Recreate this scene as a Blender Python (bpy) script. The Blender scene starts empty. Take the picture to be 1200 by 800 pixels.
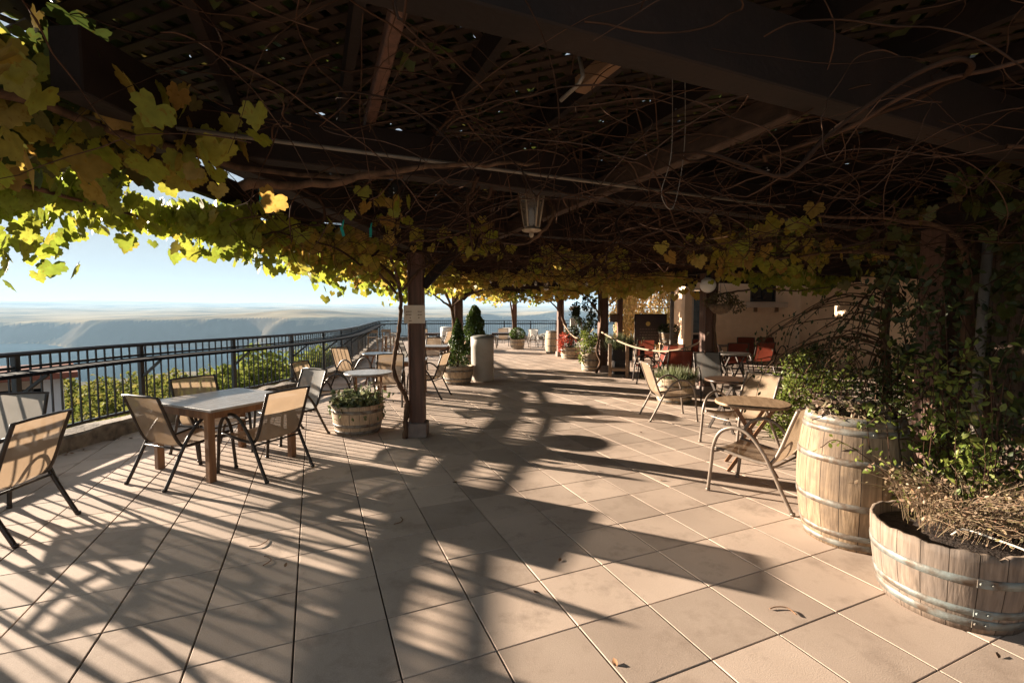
import bpy, math, random
import numpy as np
from mathutils import Vector, Matrix
random.seed(7); RNG = np.random.default_rng(11)
SC = bpy.context.scene; COL = SC.collection
PI = math.pi; R = math.radians
U = random.uniform

# ------------------------------------------------------------------ helpers
class MB:
    def __init__(s): s.v = []; s.f = []; s.sm = []
    def add(s, vs, fs, smooth=False):
        o = len(s.v); s.v.extend([tuple(v) for v in vs])
        for f in fs: s.f.append(tuple(i + o for i in f)); s.sm.append(smooth)
    def box(s, c, size, rz=0.0, M=None, bev=0.0):
        x, y, z = (d / 2 for d in size)
        if bev <= 0:
            vs = [Vector((a*x, b*y, d*z)) for d in (-1, 1) for b in (-1, 1) for a in (-1, 1)]
            fs = [(0,2,3,1),(4,5,7,6),(0,1,5,4),(2,6,7,3),(0,4,6,2),(1,3,7,5)]
        else:
            b = min(bev, x*.9, y*.9, z*.9)
            vs = []; 
            ring = lambda xx, yy, zz: [Vector((-xx,-yy,zz)),Vector((xx,-yy,zz)),Vector((xx,yy,zz)),Vector((-xx,yy,zz))]
            def oct_(xx, yy, zz, q): return [Vector(p) for p in ((-xx+q,-yy,zz),(xx-q,-yy,zz),(xx,-yy+q,zz),(xx,yy-q,zz),(xx-q,yy,zz),(-xx+q,yy,zz),(-xx,yy-q,zz),(-xx,-yy+q,zz))]
            vs = oct_(x-b,y-b,-z,b*.5)+oct_(x,y,-z+b,b)+oct_(x,y,z-b,b)+oct_(x-b,y-b,z,b*.5)
            fs = [tuple(range(7,-1,-1)), tuple(range(24,32))]
            for k in range(3):
                for i in range(8): fs.append((k*8+i, k*8+(i+1)%8, k*8+8+(i+1)%8, k*8+8+i))
        m = M if M is not None else (Matrix.Translation(c) @ Matrix.Rotation(rz, 4, 'Z'))
        s.add([m @ v for v in vs], fs)
    def bar(s, p0, p1, w, h, up=(0,0,1), bev=0.0):
        p0 = Vector(p0); p1 = Vector(p1); d = p1 - p0; L = d.length; d.normalize()
        u = Vector(up)
        if abs(d.dot(u)) > .98: u = Vector((0,1,0))
        sx = d.cross(u).normalized(); uz = sx.cross(d)
        M = Matrix((sx.to_4d(), d.to_4d(), uz.to_4d(), (0,0,0,1))).transposed()
        for i in range(3): M[3][i] = 0
        M = Matrix.Translation((p0 + p1)/2) @ Matrix(((sx.x,d.x,uz.x,0),(sx.y,d.y,uz.y,0),(sx.z,d.z,uz.z,0),(0,0,0,1)))
        s.box((0,0,0), (w, L, h), M=M, bev=bev)
    def tube(s, pts, r, n=8, caps=True, closed=False):
        pts = [Vector(p) for p in pts]; N = len(pts)
        rr = r if isinstance(r, (list, tuple)) else [r]*N
        vs = []; prev = None
        for i, p in enumerate(pts):
            if closed: t = pts[(i+1)%N] - pts[i-1]
            else: t = pts[min(i+1,N-1)] - pts[max(i-1,0)]
            t = t.normalized() if t.length > 1e-9 else Vector((0,0,1))
            if prev is None:
                a = Vector((0,0,1)) if abs(t.z) < .9 else Vector((1,0,0))
                x = t.cross(a).normalized()
            else:
                x = prev - t*prev.dot(t)
                x = x.normalized() if x.length > 1e-6 else t.cross(Vector((1,0,0))).normalized()
            prev = x; y = t.cross(x)
            for k in range(n):
                a = 2*PI*k/n; vs.append(p + (x*math.cos(a) + y*math.sin(a))*rr[i])
        fs = []
        for i in range(N if closed else N-1):
            j = (i+1) % N
            for k in range(n): fs.append((i*n+k, i*n+(k+1)%n, j*n+(k+1)%n, j*n+k))
        s.add(vs, fs, True)
        if caps and not closed:
            o = len(s.v) - len(vs)
            s.f.append(tuple(o+k for k in range(n-1,-1,-1))); s.sm.append(False)
            s.f.append(tuple(o+(N-1)*n+k for k in range(n))); s.sm.append(False)
    def lathe(s, prof, n=32, c=(0,0,0), smooth=True, cap0=True, cap1=True):
        vs = []; fs = []
        for r, z in prof:
            for k in range(n):
                a = 2*PI*k/n; vs.append((c[0]+r*math.cos(a), c[1]+r*math.sin(a), c[2]+z))
        for i in range(len(prof)-1):
            for k in range(n): fs.append((i*n+k, i*n+(k+1)%n, (i+1)*n+(k+1)%n, (i+1)*n+k))
        s.add(vs, fs, smooth); o = len(s.v)-len(vs)
        if cap0: s.f.append(tuple(o+k for k in range(n-1,-1,-1))); s.sm.append(False)
        if cap1: s.f.append(tuple(o+(len(prof)-1)*n+k for k in range(n))); s.sm.append(False)
    def build(s, name, mat, parent=None):
        me = bpy.data.meshes.new(name); me.from_pydata(s.v, [], s.f)
        me.polygons.foreach_set('use_smooth', s.sm); me.update()
        o = bpy.data.objects.new(name, me); COL.objects.link(o)
        if mat: me.materials.append(mat)
        if parent: o.parent = parent
        return o

def thing(name, label, cat, loc=(0,0,0), rz=0.0, group=None):
    o = bpy.data.objects.new(name, None); COL.objects.link(o)
    o.location = loc; o.rotation_euler = (0,0,rz); o.empty_display_size = .1
    o['label'] = label; o['category'] = cat
    if group: o['group'] = group
    return o
def tag(o, label, cat, group=None, kind=None):
    o['label'] = label
    if cat: o['category'] = cat
    if group: o['group'] = group
    if kind: o['kind'] = kind
    return o
def struct(o): o['kind'] = 'structure'; return o
def dup(root, loc, rz, label, group=None):
    r = root.copy(); COL.objects.link(r); r.location = loc; r.rotation_euler = (0,0,rz); r['label'] = label
    if group: r['group'] = group
    for ch in root.children:
        c = ch.copy(); COL.objects.link(c); c.parent = r
        for g in ch.children:
            d = g.copy(); COL.objects.link(d); d.parent = c
    return r
def catmull(pts, m=8):
    P = [Vector(p) for p in pts]; P = [P[0]*2-P[1]] + P + [P[-1]*2-P[-2]]; out = []
    for i in range(1, len(P)-2):
        for k in range(m):
            t = k/m; a,b,c,d = P[i-1],P[i],P[i+1],P[i+2]
            out.append(.5*((2*b)+(c-a)*t+(2*a-5*b+4*c-d)*t*t+(3*b-a-3*c+d)*t**3))
    out.append(P[-2]); return out

# ------------------------------------------------------------------ materials
def mat(name, c0, c1=None, rough=.7, metal=0.0, scale=6.0, stretch=(1,1,1), bump=0.0, bscale=None, spec=.4, detail=6, island=0.0, transl=0.0, alpha=1.0, thr=(.35,.65)):
    m = bpy.data.materials.new(name); m.use_nodes = True; nt = m.node_tree; N = nt.nodes; L = nt.links
    b = N['Principled BSDF']; out = N['Material Output']
    b.inputs['Roughness'].default_value = rough; b.inputs['Metallic'].default_value = metal
    b.inputs['Specular IOR Level'].default_value = spec
    tc = N.new('ShaderNodeTexCoord'); mp = N.new('ShaderNodeMapping'); mp.inputs['Scale'].default_value = stretch
    L.new(tc.outputs['Object'], mp.inputs['Vector'])
    no = N.new('ShaderNodeTexNoise'); no.inputs['Scale'].default_value = scale; no.inputs['Detail'].default_value = detail
    L.new(mp.outputs[0], no.inputs['Vector'])
    rp = N.new('ShaderNodeValToRGB'); c1 = c1 or tuple(x*.7 for x in c0)
    rp.color_ramp.elements[0].position = thr[0]; rp.color_ramp.elements[1].position = thr[1]
    rp.color_ramp.elements[0].color = (*c1,1); rp.color_ramp.elements[1].color = (*c0,1)
    L.new(no.outputs['Fac'], rp.inputs['Fac']); colour = rp.outputs['Color']
    if island > 0:
        ge = N.new('ShaderNodeNewGeometry'); hs = N.new('ShaderNodeHueSaturation')
        ma = N.new('ShaderNodeMapRange'); ma.inputs['To Min'].default_value = 1-island; ma.inputs['To Max'].default_value = 1+island
        L.new(ge.outputs['Random Per Island'], ma.inputs['Value']); L.new(ma.outputs[0], hs.inputs['Value'])
        L.new(colour, hs.inputs['Color']); colour = hs.outputs['Color']
    L.new(colour, b.inputs['Base Color'])
    if bump > 0:
        bn = N.new('ShaderNodeTexNoise'); bn.inputs['Scale'].default_value = bscale or scale*6; bn.inputs['Detail'].default_value = 5
        L.new(mp.outputs[0], bn.inputs['Vector'])
        bu = N.new('ShaderNodeBump'); bu.inputs['Strength'].default_value = bump; bu.inputs['Distance'].default_value = .01
        L.new(bn.outputs['Fac'], bu.inputs['Height']); L.new(bu.outputs[0], b.inputs['Normal'])
    sh = b.outputs[0]
    if transl > 0:
        tr = N.new('ShaderNodeBsdfTranslucent'); L.new(colour, tr.inputs['Color'])
        mx = N.new('ShaderNodeMixShader'); mx.inputs[0].default_value = transl
        L.new(sh, mx.inputs[1]); L.new(tr.outputs[0], mx.inputs[2]); sh = mx.outputs[0]
    if alpha < 1:
        tp = N.new('ShaderNodeBsdfTransparent'); mx = N.new('ShaderNodeMixShader'); mx.inputs[0].default_value = alpha
        L.new(tp.outputs[0], mx.inputs[1]); L.new(sh, mx.inputs[2]); sh = mx.outputs[0]
    L.new(sh, out.inputs['Surface']); return m

def leafmat(name, cols, transl=.45, rough=.45):
    m = bpy.data.materials.new(name); m.use_nodes = True; nt = m.node_tree; N = nt.nodes; L = nt.links
    b = N['Principled BSDF']; out = N['Material Output']; b.inputs['Roughness'].default_value = rough; b.inputs['Specular IOR Level'].default_value = .3 if rough < .6 else .04
    ge = N.new('ShaderNodeNewGeometry'); rp = N.new('ShaderNodeValToRGB'); cr = rp.color_ramp
    for i, c in enumerate(cols):
        p = i/(len(cols)-1) if len(cols) > 1 else 0
        e = cr.elements[i] if i < 2 else cr.elements.new(p)
        e.position = p; e.color = (*c,1)
    L.new(ge.outputs['Random Per Island'], rp.inputs['Fac'])
    no = N.new('ShaderNodeTexNoise'); no.inputs['Scale'].default_value = 30
    tc = N.new('ShaderNodeTexCoord'); L.new(tc.outputs['Object'], no.inputs['Vector'])
    hs = N.new('ShaderNodeHueSaturation'); mr = N.new('ShaderNodeMapRange'); mr.inputs['To Min'].default_value=.6; mr.inputs['To Max'].default_value=1.4
    L.new(no.outputs['Fac'], mr.inputs['Value']); L.new(mr.outputs[0], hs.inputs['Value']); L.new(rp.outputs['Color'], hs.inputs['Color'])
    bl_ = N.new('ShaderNodeTexNoise'); bl_.inputs['Scale'].default_value = 55; bl_.inputs['Detail'].default_value = 4; L.new(tc.outputs['Object'], bl_.inputs['Vector'])
    bm = N.new('ShaderNodeMapRange'); bm.inputs['From Min'].default_value=.58; bm.inputs['From Max'].default_value=.68; bm.inputs['To Max'].default_value=.75; L.new(bl_.outputs['Fac'], bm.inputs['Value'])
    mb_ = N.new('ShaderNodeMix'); mb_.data_type='RGBA'; c_=cols[0]; mb_.inputs['B'].default_value=(c_[0]*.9+.03,c_[1]*.5+.012,c_[2]*.5,1); L.new(bm.outputs[0], mb_.inputs['Factor']); L.new(hs.outputs[0], mb_.inputs['A'])
    cc = mb_.outputs['Result']; L.new(cc, b.inputs['Base Color'])
    tr = N.new('ShaderNodeBsdfTranslucent'); L.new(cc, tr.inputs['Color'])
    mx = N.new('ShaderNodeMixShader'); mx.inputs[0].default_value = transl
    L.new(b.outputs[0], mx.inputs[1]); L.new(tr.outputs[0], mx.inputs[2]); L.new(mx.outputs[0], out.inputs['Surface'])
    return m

def fabric(name, c, alpha=.9, transl=.35):
    """open mesh sling: threads in two directions, a little see-through"""
    m = bpy.data.materials.new(name); m.use_nodes = True; nt = m.node_tree; N = nt.nodes; L = nt.links
    b = N['Principled BSDF']; out = N['Material Output']; b.inputs['Roughness'].default_value = .75; b.inputs['Specular IOR Level'].default_value = .25
    tc = N.new('ShaderNodeTexCoord')
    w1 = N.new('ShaderNodeTexWave'); w1.bands_direction='X'; w1.inputs['Scale'].default_value = 75; w1.inputs['Distortion'].default_value=.3
    w2 = N.new('ShaderNodeTexWave'); w2.bands_direction='Z'; w2.inputs['Scale'].default_value = 60; w2.inputs['Distortion'].default_value=.3
    for w in (w1,w2): L.new(tc.outputs['Object'], w.inputs['Vector'])
    ad = N.new('ShaderNodeMath'); ad.operation='ADD'; L.new(w1.outputs['Fac'], ad.inputs[0]); L.new(w2.outputs['Fac'], ad.inputs[1])
    no = N.new('ShaderNodeTexNoise'); no.inputs['Scale'].default_value = 5; L.new(tc.outputs['Object'], no.inputs['Vector'])
    mr = N.new('ShaderNodeMapRange'); mr.inputs['From Max'].default_value=2; mr.inputs['To Min'].default_value=.75; mr.inputs['To Max'].default_value=1.1
    L.new(ad.outputs[0], mr.inputs['Value'])
    m2 = N.new('ShaderNodeMath'); m2.operation='MULTIPLY'; mr2 = N.new('ShaderNodeMapRange'); mr2.inputs['To Min'].default_value=.75; mr2.inputs['To Max'].default_value=1.2
    L.new(no.outputs['Fac'], mr2.inputs['Value']); L.new(mr.outputs[0], m2.inputs[0]); L.new(mr2.outputs[0], m2.inputs[1])
    hs = N.new('ShaderNodeHueSaturation'); hs.inputs['Color'].default_value = (*c,1); L.new(m2.outputs[0], hs.inputs['Value'])
    L.new(hs.outputs[0], b.inputs['Base Color'])
    tr = N.new('ShaderNodeBsdfTranslucent'); L.new(hs.outputs[0], tr.inputs['Color'])
    mx = N.new('ShaderNodeMixShader'); mx.inputs[0].default_value = transl; L.new(b.outputs[0], mx.inputs[1]); L.new(tr.outputs[0], mx.inputs[2])
    tp = N.new('ShaderNodeBsdfTransparent'); ma = N.new('ShaderNodeMixShader'); ma.inputs[0].default_value = alpha
    L.new(tp.outputs[0], ma.inputs[1]); L.new(mx.outputs[0], ma.inputs[2]); L.new(ma.outputs[0], out.inputs['Surface'])
    return m

def stavemat(name, c0, c1, n=18, dirt=(.12,.085,.06)):
    """oak staves round the z axis: own tone per stave, grain along z, dark seams"""
    m = bpy.data.materials.new(name); m.use_nodes = True; nt = m.node_tree; N = nt.nodes; L = nt.links
    b = N['Principled BSDF']; b.inputs['Roughness'].default_value = .75; b.inputs['Specular IOR Level'].default_value = .25
    tc = N.new('ShaderNodeTexCoord'); sp = N.new('ShaderNodeSeparateXYZ'); L.new(tc.outputs['Object'], sp.inputs[0])
    def math_(op, a, bb=None):
        k = N.new('ShaderNodeMath'); k.operation = op
        for i, q in enumerate((a, bb)):
            if q is None: continue
            if isinstance(q, (int,float)): k.inputs[i].default_value = q
            else: L.new(q, k.inputs[i])
        return k.outputs[0]
    at = math_('ARCTAN2', sp.outputs['Y'], sp.outputs['X'])
    u = math_('MULTIPLY', at, n/(2*PI)); fl = math_('FLOOR', u); fr = math_('FRACT', u)
    wn = N.new('ShaderNodeTexWhiteNoise'); wn.noise_dimensions = '1D'; L.new(fl, wn.inputs['W'])
    rp = N.new('ShaderNodeValToRGB'); rp.color_ramp.elements[0].color=(*c1,1); rp.color_ramp.elements[1].color=(*c0,1); L.new(wn.outputs['Value'], rp.inputs['Fac'])
    mp = N.new('ShaderNodeMapping'); mp.inputs['Scale'].default_value=(14,14,1.2); L.new(tc.outputs['Object'], mp.inputs['Vector'])
    no = N.new('ShaderNodeTexNoise'); no.inputs['Scale'].default_value=4; no.inputs['Detail'].default_value=8; L.new(mp.outputs[0], no.inputs['Vector'])
    n2 = N.new('ShaderNodeTexNoise'); n2.inputs['Scale'].default_value=5; n2.inputs['Detail'].default_value=7; L.new(tc.outputs['Object'], n2.inputs['Vector'])
    g = N.new('ShaderNodeMapRange'); g.inputs['From Min'].default_value=.3; g.inputs['From Max'].default_value=.7; g.inputs['To Min'].default_value=.55; g.inputs['To Max'].default_value=1.2; L.new(no.outputs['Fac'], g.inputs['Value'])
    hs = N.new('ShaderNodeHueSaturation'); L.new(g.outputs[0], hs.inputs['Value']); L.new(rp.outputs[0], hs.inputs['Color'])
    mx = N.new('ShaderNodeMix'); mx.data_type='RGBA'; mx.inputs['B'].default_value=(*dirt,1)
    d = N.new('ShaderNodeMapRange'); d.inputs['From Min'].default_value=.46; d.inputs['From Max'].default_value=.68; d.inputs['To Max'].default_value=.85; L.new(n2.outputs['Fac'], d.inputs['Value'])
    L.new(d.outputs[0], mx.inputs['Factor']); L.new(hs.outputs[0], mx.inputs['A'])
    e = math_('ABSOLUTE', math_('SUBTRACT', fr, .5)); seam = math_('GREATER_THAN', e, .482)
    mx2 = N.new('ShaderNodeMix'); mx2.data_type='RGBA'; mx2.inputs['B'].default_value=(.03,.02,.013,1); L.new(seam, mx2.inputs['Factor']); L.new(mx.outputs['Result'], mx2.inputs['A'])
    L.new(mx2.outputs['Result'], b.inputs['Base Color'])
    h = math_('SUBTRACT', no.outputs['Fac'], math_('MULTIPLY', seam, 1.5))
    bu = N.new('ShaderNodeBump'); bu.inputs['Strength'].default_value=.5; bu.inputs['Distance'].default_value=.006; L.new(h, bu.inputs['Height']); L.new(bu.outputs[0], b.inputs['Normal'])
    return m

M = {}
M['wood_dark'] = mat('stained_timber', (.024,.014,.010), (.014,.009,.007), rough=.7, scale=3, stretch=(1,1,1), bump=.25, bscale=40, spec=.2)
M['wood_post'] = mat('post_timber', (.15,.075,.05), (.085,.045,.03), rough=.65, scale=3, stretch=(8,8,.6), bump=.3, spec=.3)
M['joist_wood'] = mat('joist_timber', (.075,.042,.027), (.04,.024,.016), scale=4, stretch=(6,1,6), bump=.3, spec=.2)
M['wood_raw'] = mat('raw_lumber', (.24,.13,.065), (.16,.085,.042), scale=4, bump=.2)
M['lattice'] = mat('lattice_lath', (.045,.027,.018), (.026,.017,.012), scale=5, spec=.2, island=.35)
M['vine'] = mat('vine_bark', (.13,.075,.045), (.06,.035,.022), rough=.9, scale=18, stretch=(1,1,.3), bump=.6, bscale=60, spec=.1)
M['twig'] = mat('vine_twigs', (.075,.040,.025), (.038,.022,.015), rough=.95, scale=9, spec=.04, island=.5)
M['black'] = mat('black_enamel', (.018,.018,.02), (.012,.012,.013), rough=.32, scale=30, spec=.5)
M['frame'] = mat('bronze_frame', (.055,.04,.03), (.035,.026,.02), rough=.35, metal=.3, scale=20)
M['frame_taupe'] = mat('taupe_frame', (.23,.18,.14), (.16,.125,.10), rough=.38, metal=.3, scale=20)
M['tan'] = fabric('tan_sling', (.37,.262,.17), alpha=.86)
M['grey'] = fabric('grey_sling', (.33,.31,.28), alpha=.9)
M['white'] = fabric('lit_grey_sling', (.66,.63,.58))  # lighter copy of the grey sling; sunlight is put into the colour
M['red'] = fabric('red_sling', (.21,.045,.026), alpha=.96)
M['teak'] = mat('oiled_teak', (.27,.135,.06), (.15,.07,.033), rough=.55, scale=3, stretch=(6,6,1), bump=.2)
M['teak_grey'] = mat('weathered_teak', (.33,.30,.27), (.22,.195,.17), rough=.3, scale=4, stretch=(8,1.2,4), bump=.12, bscale=30, spec=.6)
M['teak_tan'] = mat('sunned_teak', (.36,.235,.14), (.24,.15,.085), rough=.55, scale=4, stretch=(1,8,4), bump=.2)
M['table_dark'] = mat('dark_tabletop', (.10,.055,.035), (.06,.035,.022), rough=.35, scale=4, stretch=(8,1,1), bump=.1)
M['stave'] = stavemat('oak_staves', (.30,.21,.13), (.18,.12,.075))
M['stave_grey'] = stavemat('weathered_staves', (.245,.182,.135), (.145,.108,.082), n=20, dirt=(.15,.12,.10))
M['stave_pale'] = stavemat('pale_staves', (.54,.42,.29), (.43,.32,.21), n=16, dirt=(.34,.26,.18))
M['hoop'] = mat('galvanised_hoop', (.25,.25,.225), (.13,.085,.055), rough=.55, metal=.4, scale=14, bump=.15)
M['hoop_green'] = mat('weathered_hoop', (.22,.245,.23), (.12,.085,.06), rough=.55, metal=.35, scale=14, bump=.15)
M['soil'] = mat('soil', (.05,.032,.022), (.02,.013,.009), rough=.95, scale=40, bump=1.0, bscale=60)
M['curb'] = mat('curb_stone', (.27,.21,.155), (.11,.085,.065), rough=.9, scale=9, bump=1.0, bscale=25)
M['conc'] = mat('concrete_block', (.26,.20,.17), (.18,.135,.115), rough=.9, scale=7, bump=.4)
M['stucco'] = mat('cream_stucco', (.78,.57,.38), (.69,.49,.32), rough=.95, scale=3, bump=.6, bscale=120)
M['trim'] = mat('painted_trim', (.55,.45,.36), (.48,.39,.31), rough=.7, scale=5, bump=.2)
M['bin'] = mat('bin_plastic', (.47,.42,.36), (.40,.355,.30), rough=.6, scale=4, bump=.15, bscale=150)
M['bin_white'] = mat('white_bin_plastic', (.66,.64,.60), (.58,.56,.52), rough=.6, scale=4)
M['lid'] = mat('bin_lid', (.22,.21,.19), (.18,.172,.155), rough=.5, scale=6)
M['paper'] = mat('sign_paper', (.62,.50,.38), (.54,.43,.32), rough=.8, scale=6)
M['ink'] = mat('sign_ink', (.16,.10,.07), (.13,.08,.05), rough=.8)
M['signwood'] = mat('sign_board', (.13,.075,.05), (.08,.045,.03), rough=.7, scale=4)
M['chalkboard'] = mat('menu_board_paint', (.05,.032,.026), (.038,.024,.02), rough=.55, scale=3)
M['chalk'] = mat('chalk', (.30,.24,.19), (.15,.12,.10), rough=.9, scale=40)
M['emblem'] = mat('gold_emblem', (.55,.42,.12), (.45,.33,.09), rough=.6)
M['glass'] = mat('dark_glass', (.02,.025,.03), (.015,.018,.022), rough=.06, spec=.7)
M['sky_glass'] = mat('door_glass', (.10,.16,.20), (.06,.10,.13), rough=.05, spec=1.0)  # blue of the reflected sky is put into the base colour
M['globe'] = mat('opal_globe', (.9,.86,.80), (.86,.82,.75), rough=.35, transl=.2)
M['lamp_metal'] = mat('aged_brass', (.46,.36,.25), (.30,.23,.16), rough=.5, metal=.1, scale=25, bump=.2)
M['lamp_glass'] = mat('seeded_glass', (.30,.25,.19), (.22,.18,.14), rough=.15, transl=.3, alpha=.6, spec=.6)
M['bulb'] = mat('clear_bulb', (.80,.76,.68), (.72,.68,.60), rough=.1, spec=.8)
M['rope'] = mat('manila_rope', (.38,.27,.18), (.26,.18,.12), rough=.9, scale=60, stretch=(3,1,1))
M['wire'] = mat('grey_wire', (.20,.17,.14), (.15,.125,.10), rough=.5)
M['conduit'] = mat('conduit', (.20,.165,.13), (.14,.115,.09), rough=.5, metal=.4)
M['hose'] = mat('drip_hose', (.55,.50,.42), (.45,.41,.35), rough=.5)
M['teal'] = mat('plant_tape', (.02,.36,.30), (.015,.28,.24), rough=.4, transl=.3)
M['white_wall'] = mat('white_cladding', (.72,.73,.75), (.66,.67,.69), rough=.6, scale=2)
M['red_roof'] = mat('rusty_roof', (.26,.10,.07), (.20,.08,.055), rough=.95, scale=3, spec=.03)
M['doorway_shade'] = mat('painted_doorway_shade', (.014,.012,.011), (.01,.009,.008), rough=.9)
M['peat'] = mat('basket_coir', (.19,.12,.07), (.10,.065,.04), rough=.95, scale=25, bump=.8)
M['litter'] = mat('dry_leaf', (.24,.12,.055), (.13,.065,.03), rough=.8, scale=6, island=.5)
M['slat_wall'] = mat('aged_boards', (.10,.065,.045), (.055,.036,.026), rough=.85, scale=3, stretch=(8,8,.6), bump=.4, island=.3)
M['pipe_white'] = mat('painted_pipe', (.20,.17,.14), (.13,.11,.09), rough=.6, scale=8)
G_ = (.12,.165,.024); Y_ = (.36,.29,.045); O_ = (.34,.19,.05); GY = (.25,.275,.034); DG=(.05,.075,.016)
M['leaf_green'] = leafmat('vine_leaf_green', [G_, GY, (.24,.25,.04), GY, (.20,.25,.03), Y_], .6)
M['leaf_yellow'] = leafmat('vine_leaf_yellow', [GY, Y_, O_, (.36,.28,.055), GY, (.26,.15,.045)], .6)
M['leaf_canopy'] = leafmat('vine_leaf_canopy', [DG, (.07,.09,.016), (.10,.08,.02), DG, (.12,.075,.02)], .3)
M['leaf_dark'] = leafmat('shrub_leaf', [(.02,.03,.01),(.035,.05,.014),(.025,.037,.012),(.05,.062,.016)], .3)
M['leaf_bright'] = leafmat('young_leaf', [(.10,.15,.025),(.16,.20,.035),(.20,.22,.05),(.07,.11,.02)], .4)
M['leaf_pale'] = leafmat('grey_green_leaf', [(.16,.19,.09),(.24,.25,.14),(.10,.13,.05),(.19,.21,.08)], .35)
M['leaf_sedum'] = leafmat('sedum_leaf', [(.17,.15,.08),(.28,.18,.14),(.12,.13,.05),(.34,.25,.19)], .3)
M['grass_dry'] = leafmat('dry_stem', [(.33,.22,.14),(.22,.15,.095),(.38,.28,.18),(.19,.16,.06)], .35)
M['flower_red'] = leafmat('red_bloom', [(.42,.05,.03),(.5,.12,.06),(.36,.04,.03),(.45,.16,.10)], .3)
M['conifer'] = leafmat('conifer_needle', [(.035,.06,.013),(.06,.10,.018),(.05,.08,.012),(.08,.13,.022)], .25)
M['boxwood'] = leafmat('boxwood_leaf', [(.05,.09,.015),(.10,.16,.02),(.07,.12,.018),(.03,.05,.012)], .3)
M['vineyard'] = leafmat('vineyard_leaf', [(.13,.155,.033),(.18,.18,.04),(.09,.12,.026),(.21,.18,.045),(.15,.17,.036)], .4, .8)
M['bush'] = leafmat('bush_leaf', [(.17,.21,.045),(.24,.27,.055),(.12,.16,.03),(.30,.29,.07)], .35, .8)
M['gold_vine'] = leafmat('gold_vine_leaf', [(.62,.50,.22),(.58,.42,.18),(.50,.46,.17),(.64,.46,.24),(.68,.58,.36)], .5)

# ------------------------------------------------------------------ leaf meshes
def _grape():
    half=[(0,.04),(.10,.20),(.20,.29),(.31,.28),(.40,.30),(.45,.20),(.43,.10),(.52,.07),(.60,-.06),(.53,-.15),(.55,-.25),(.44,-.28),(.34,-.31),(.38,-.43),(.28,-.50),(.20,-.50),(.15,-.60),(0,-.74)]
    out=half+[(-x,y) for x,y in half[-2:0:-1]]
    return np.array([(0,-.12,.05)]+[(x,y,-.16*x*x-.05*max(0,-y-.3)) for x,y in out])
GRAPE=_grape(); GRAPE_F=[(0,i,i+1) for i in range(1,len(GRAPE)-1)]+[(0,len(GRAPE)-1,1)]
OVAL = np.array([(0,.5,0),(.24,.12,.05),(.2,-.2,.04),(0,-.5,-.05),(-.2,-.2,.04),(-.24,.12,.05),(0,0,0)])
OVAL_F = [(6,1,0),(6,2,1),(6,3,2),(6,4,3),(6,5,4),(6,0,5)]
QUAD = np.array([(0,.5,0),(.28,0,.06),(0,-.5,0),(-.28,0,.06)]); QUAD_F = [(0,3,2,1)]
BLADE = np.array([(-.022,0,0),(.022,0,0),(.022,.55,.10),(-.022,.55,.10),(0,1,-.16)]); BLADE_F = [(0,1,2,3),(3,2,4)]
KINDS = {'grape':(GRAPE,GRAPE_F),'oval':(OVAL,OVAL_F),'quad':(QUAD,QUAD_F),'blade':(BLADE,BLADE_F)}
def frames(n, mode):
    """random leaf frames: rows b (width), t (length up), nrm"""
    a = RNG.uniform(0, 2*PI, n)
    if mode == 'hang': nz = RNG.uniform(-.35,.75,n)
    elif mode == 'flat': nz = RNG.uniform(1.2,3,n)*RNG.choice([-1,1],n)
    else: nz = RNG.normal(0,.9,n)
    nr = np.stack([np.cos(a),np.sin(a),nz],1); nr /= np.linalg.norm(nr,axis=1)[:,None]
    if mode == 'hang': up = np.stack([RNG.normal(0,.35,n),RNG.normal(0,.35,n),np.ones(n)],1)
    elif mode == 'grow': up = np.stack([RNG.normal(0,.75,n),RNG.normal(0,.75,n),np.ones(n)],1)
    else: up = RNG.normal(0,1,(n,3))
    t = up - (up*nr).sum(1)[:,None]*nr; t /= np.linalg.norm(t,axis=1)[:,None]+1e-9
    b = np.cross(t, nr); return b,t,nr
def leaves(name, pos, size, mat_, parent=None, kind='grape', mode='hang', sv=.35, fr=None):
    pos = np.asarray(pos,float).reshape(-1,3); n = len(pos); T, F = KINDS[kind]
    s = size*RNG.uniform(1-sv,1+sv,n); b,t,nr = fr if fr is not None else frames(n, mode)
    bend = RNG.uniform(.4,2.2,n)
    V = pos[:,None,:] + s[:,None,None]*(T[None,:,0:1]*b[:,None,:] + T[None,:,1:2]*t[:,None,:] + (T[None,:,2]*bend[:,None])[:,:,None]*nr[:,None,:])
    k = len(T); nf = len(F)
    me = bpy.data.meshes.new(name)
    me.vertices.add(n*k); me.vertices.foreach_set('co', V.reshape(-1))
    fl = np.array([i for f in F for i in f]); ln = np.array([len(f) for f in F])
    idx = (fl[None,:] + (np.arange(n)*k)[:,None]).reshape(-1)
    lens = np.tile(ln, n); starts = np.concatenate([[0],np.cumsum(lens)[:-1]])
    me.loops.add(len(idx)); me.loops.foreach_set('vertex_index', idx.astype(np.int32))
    me.polygons.add(len(lens)); me.polygons.foreach_set('loop_start', starts.astype(np.int32)); me.polygons.foreach_set('loop_total', lens.astype(np.int32))
    me.update(calc_edges=True); me.validate()
    me.materials.append(mat_)
    o = bpy.data.objects.new(name, me); COL.objects.link(o)
    if parent: o.parent = parent
    return o
def blob(n, c, rad, shell=.55):
    d = RNG.normal(0,1,(n,3)); d /= np.linalg.norm(d,axis=1)[:,None]
    r = RNG.uniform(shell,1,n)**.6
    return np.asarray(c) + d*r[:,None]*np.asarray(rad)
def clumps(n, c, rad, k=14, cr=.35):
    """foliage as clumps spread through an ellipsoid, leaving gaps"""
    cc = blob(k, c, rad, .35); out=[]
    for i in range(k): out.append(blob(n//k, cc[i], np.asarray(rad)*cr*U(.6,1.2), .3))
    return np.vstack(out)

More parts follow.
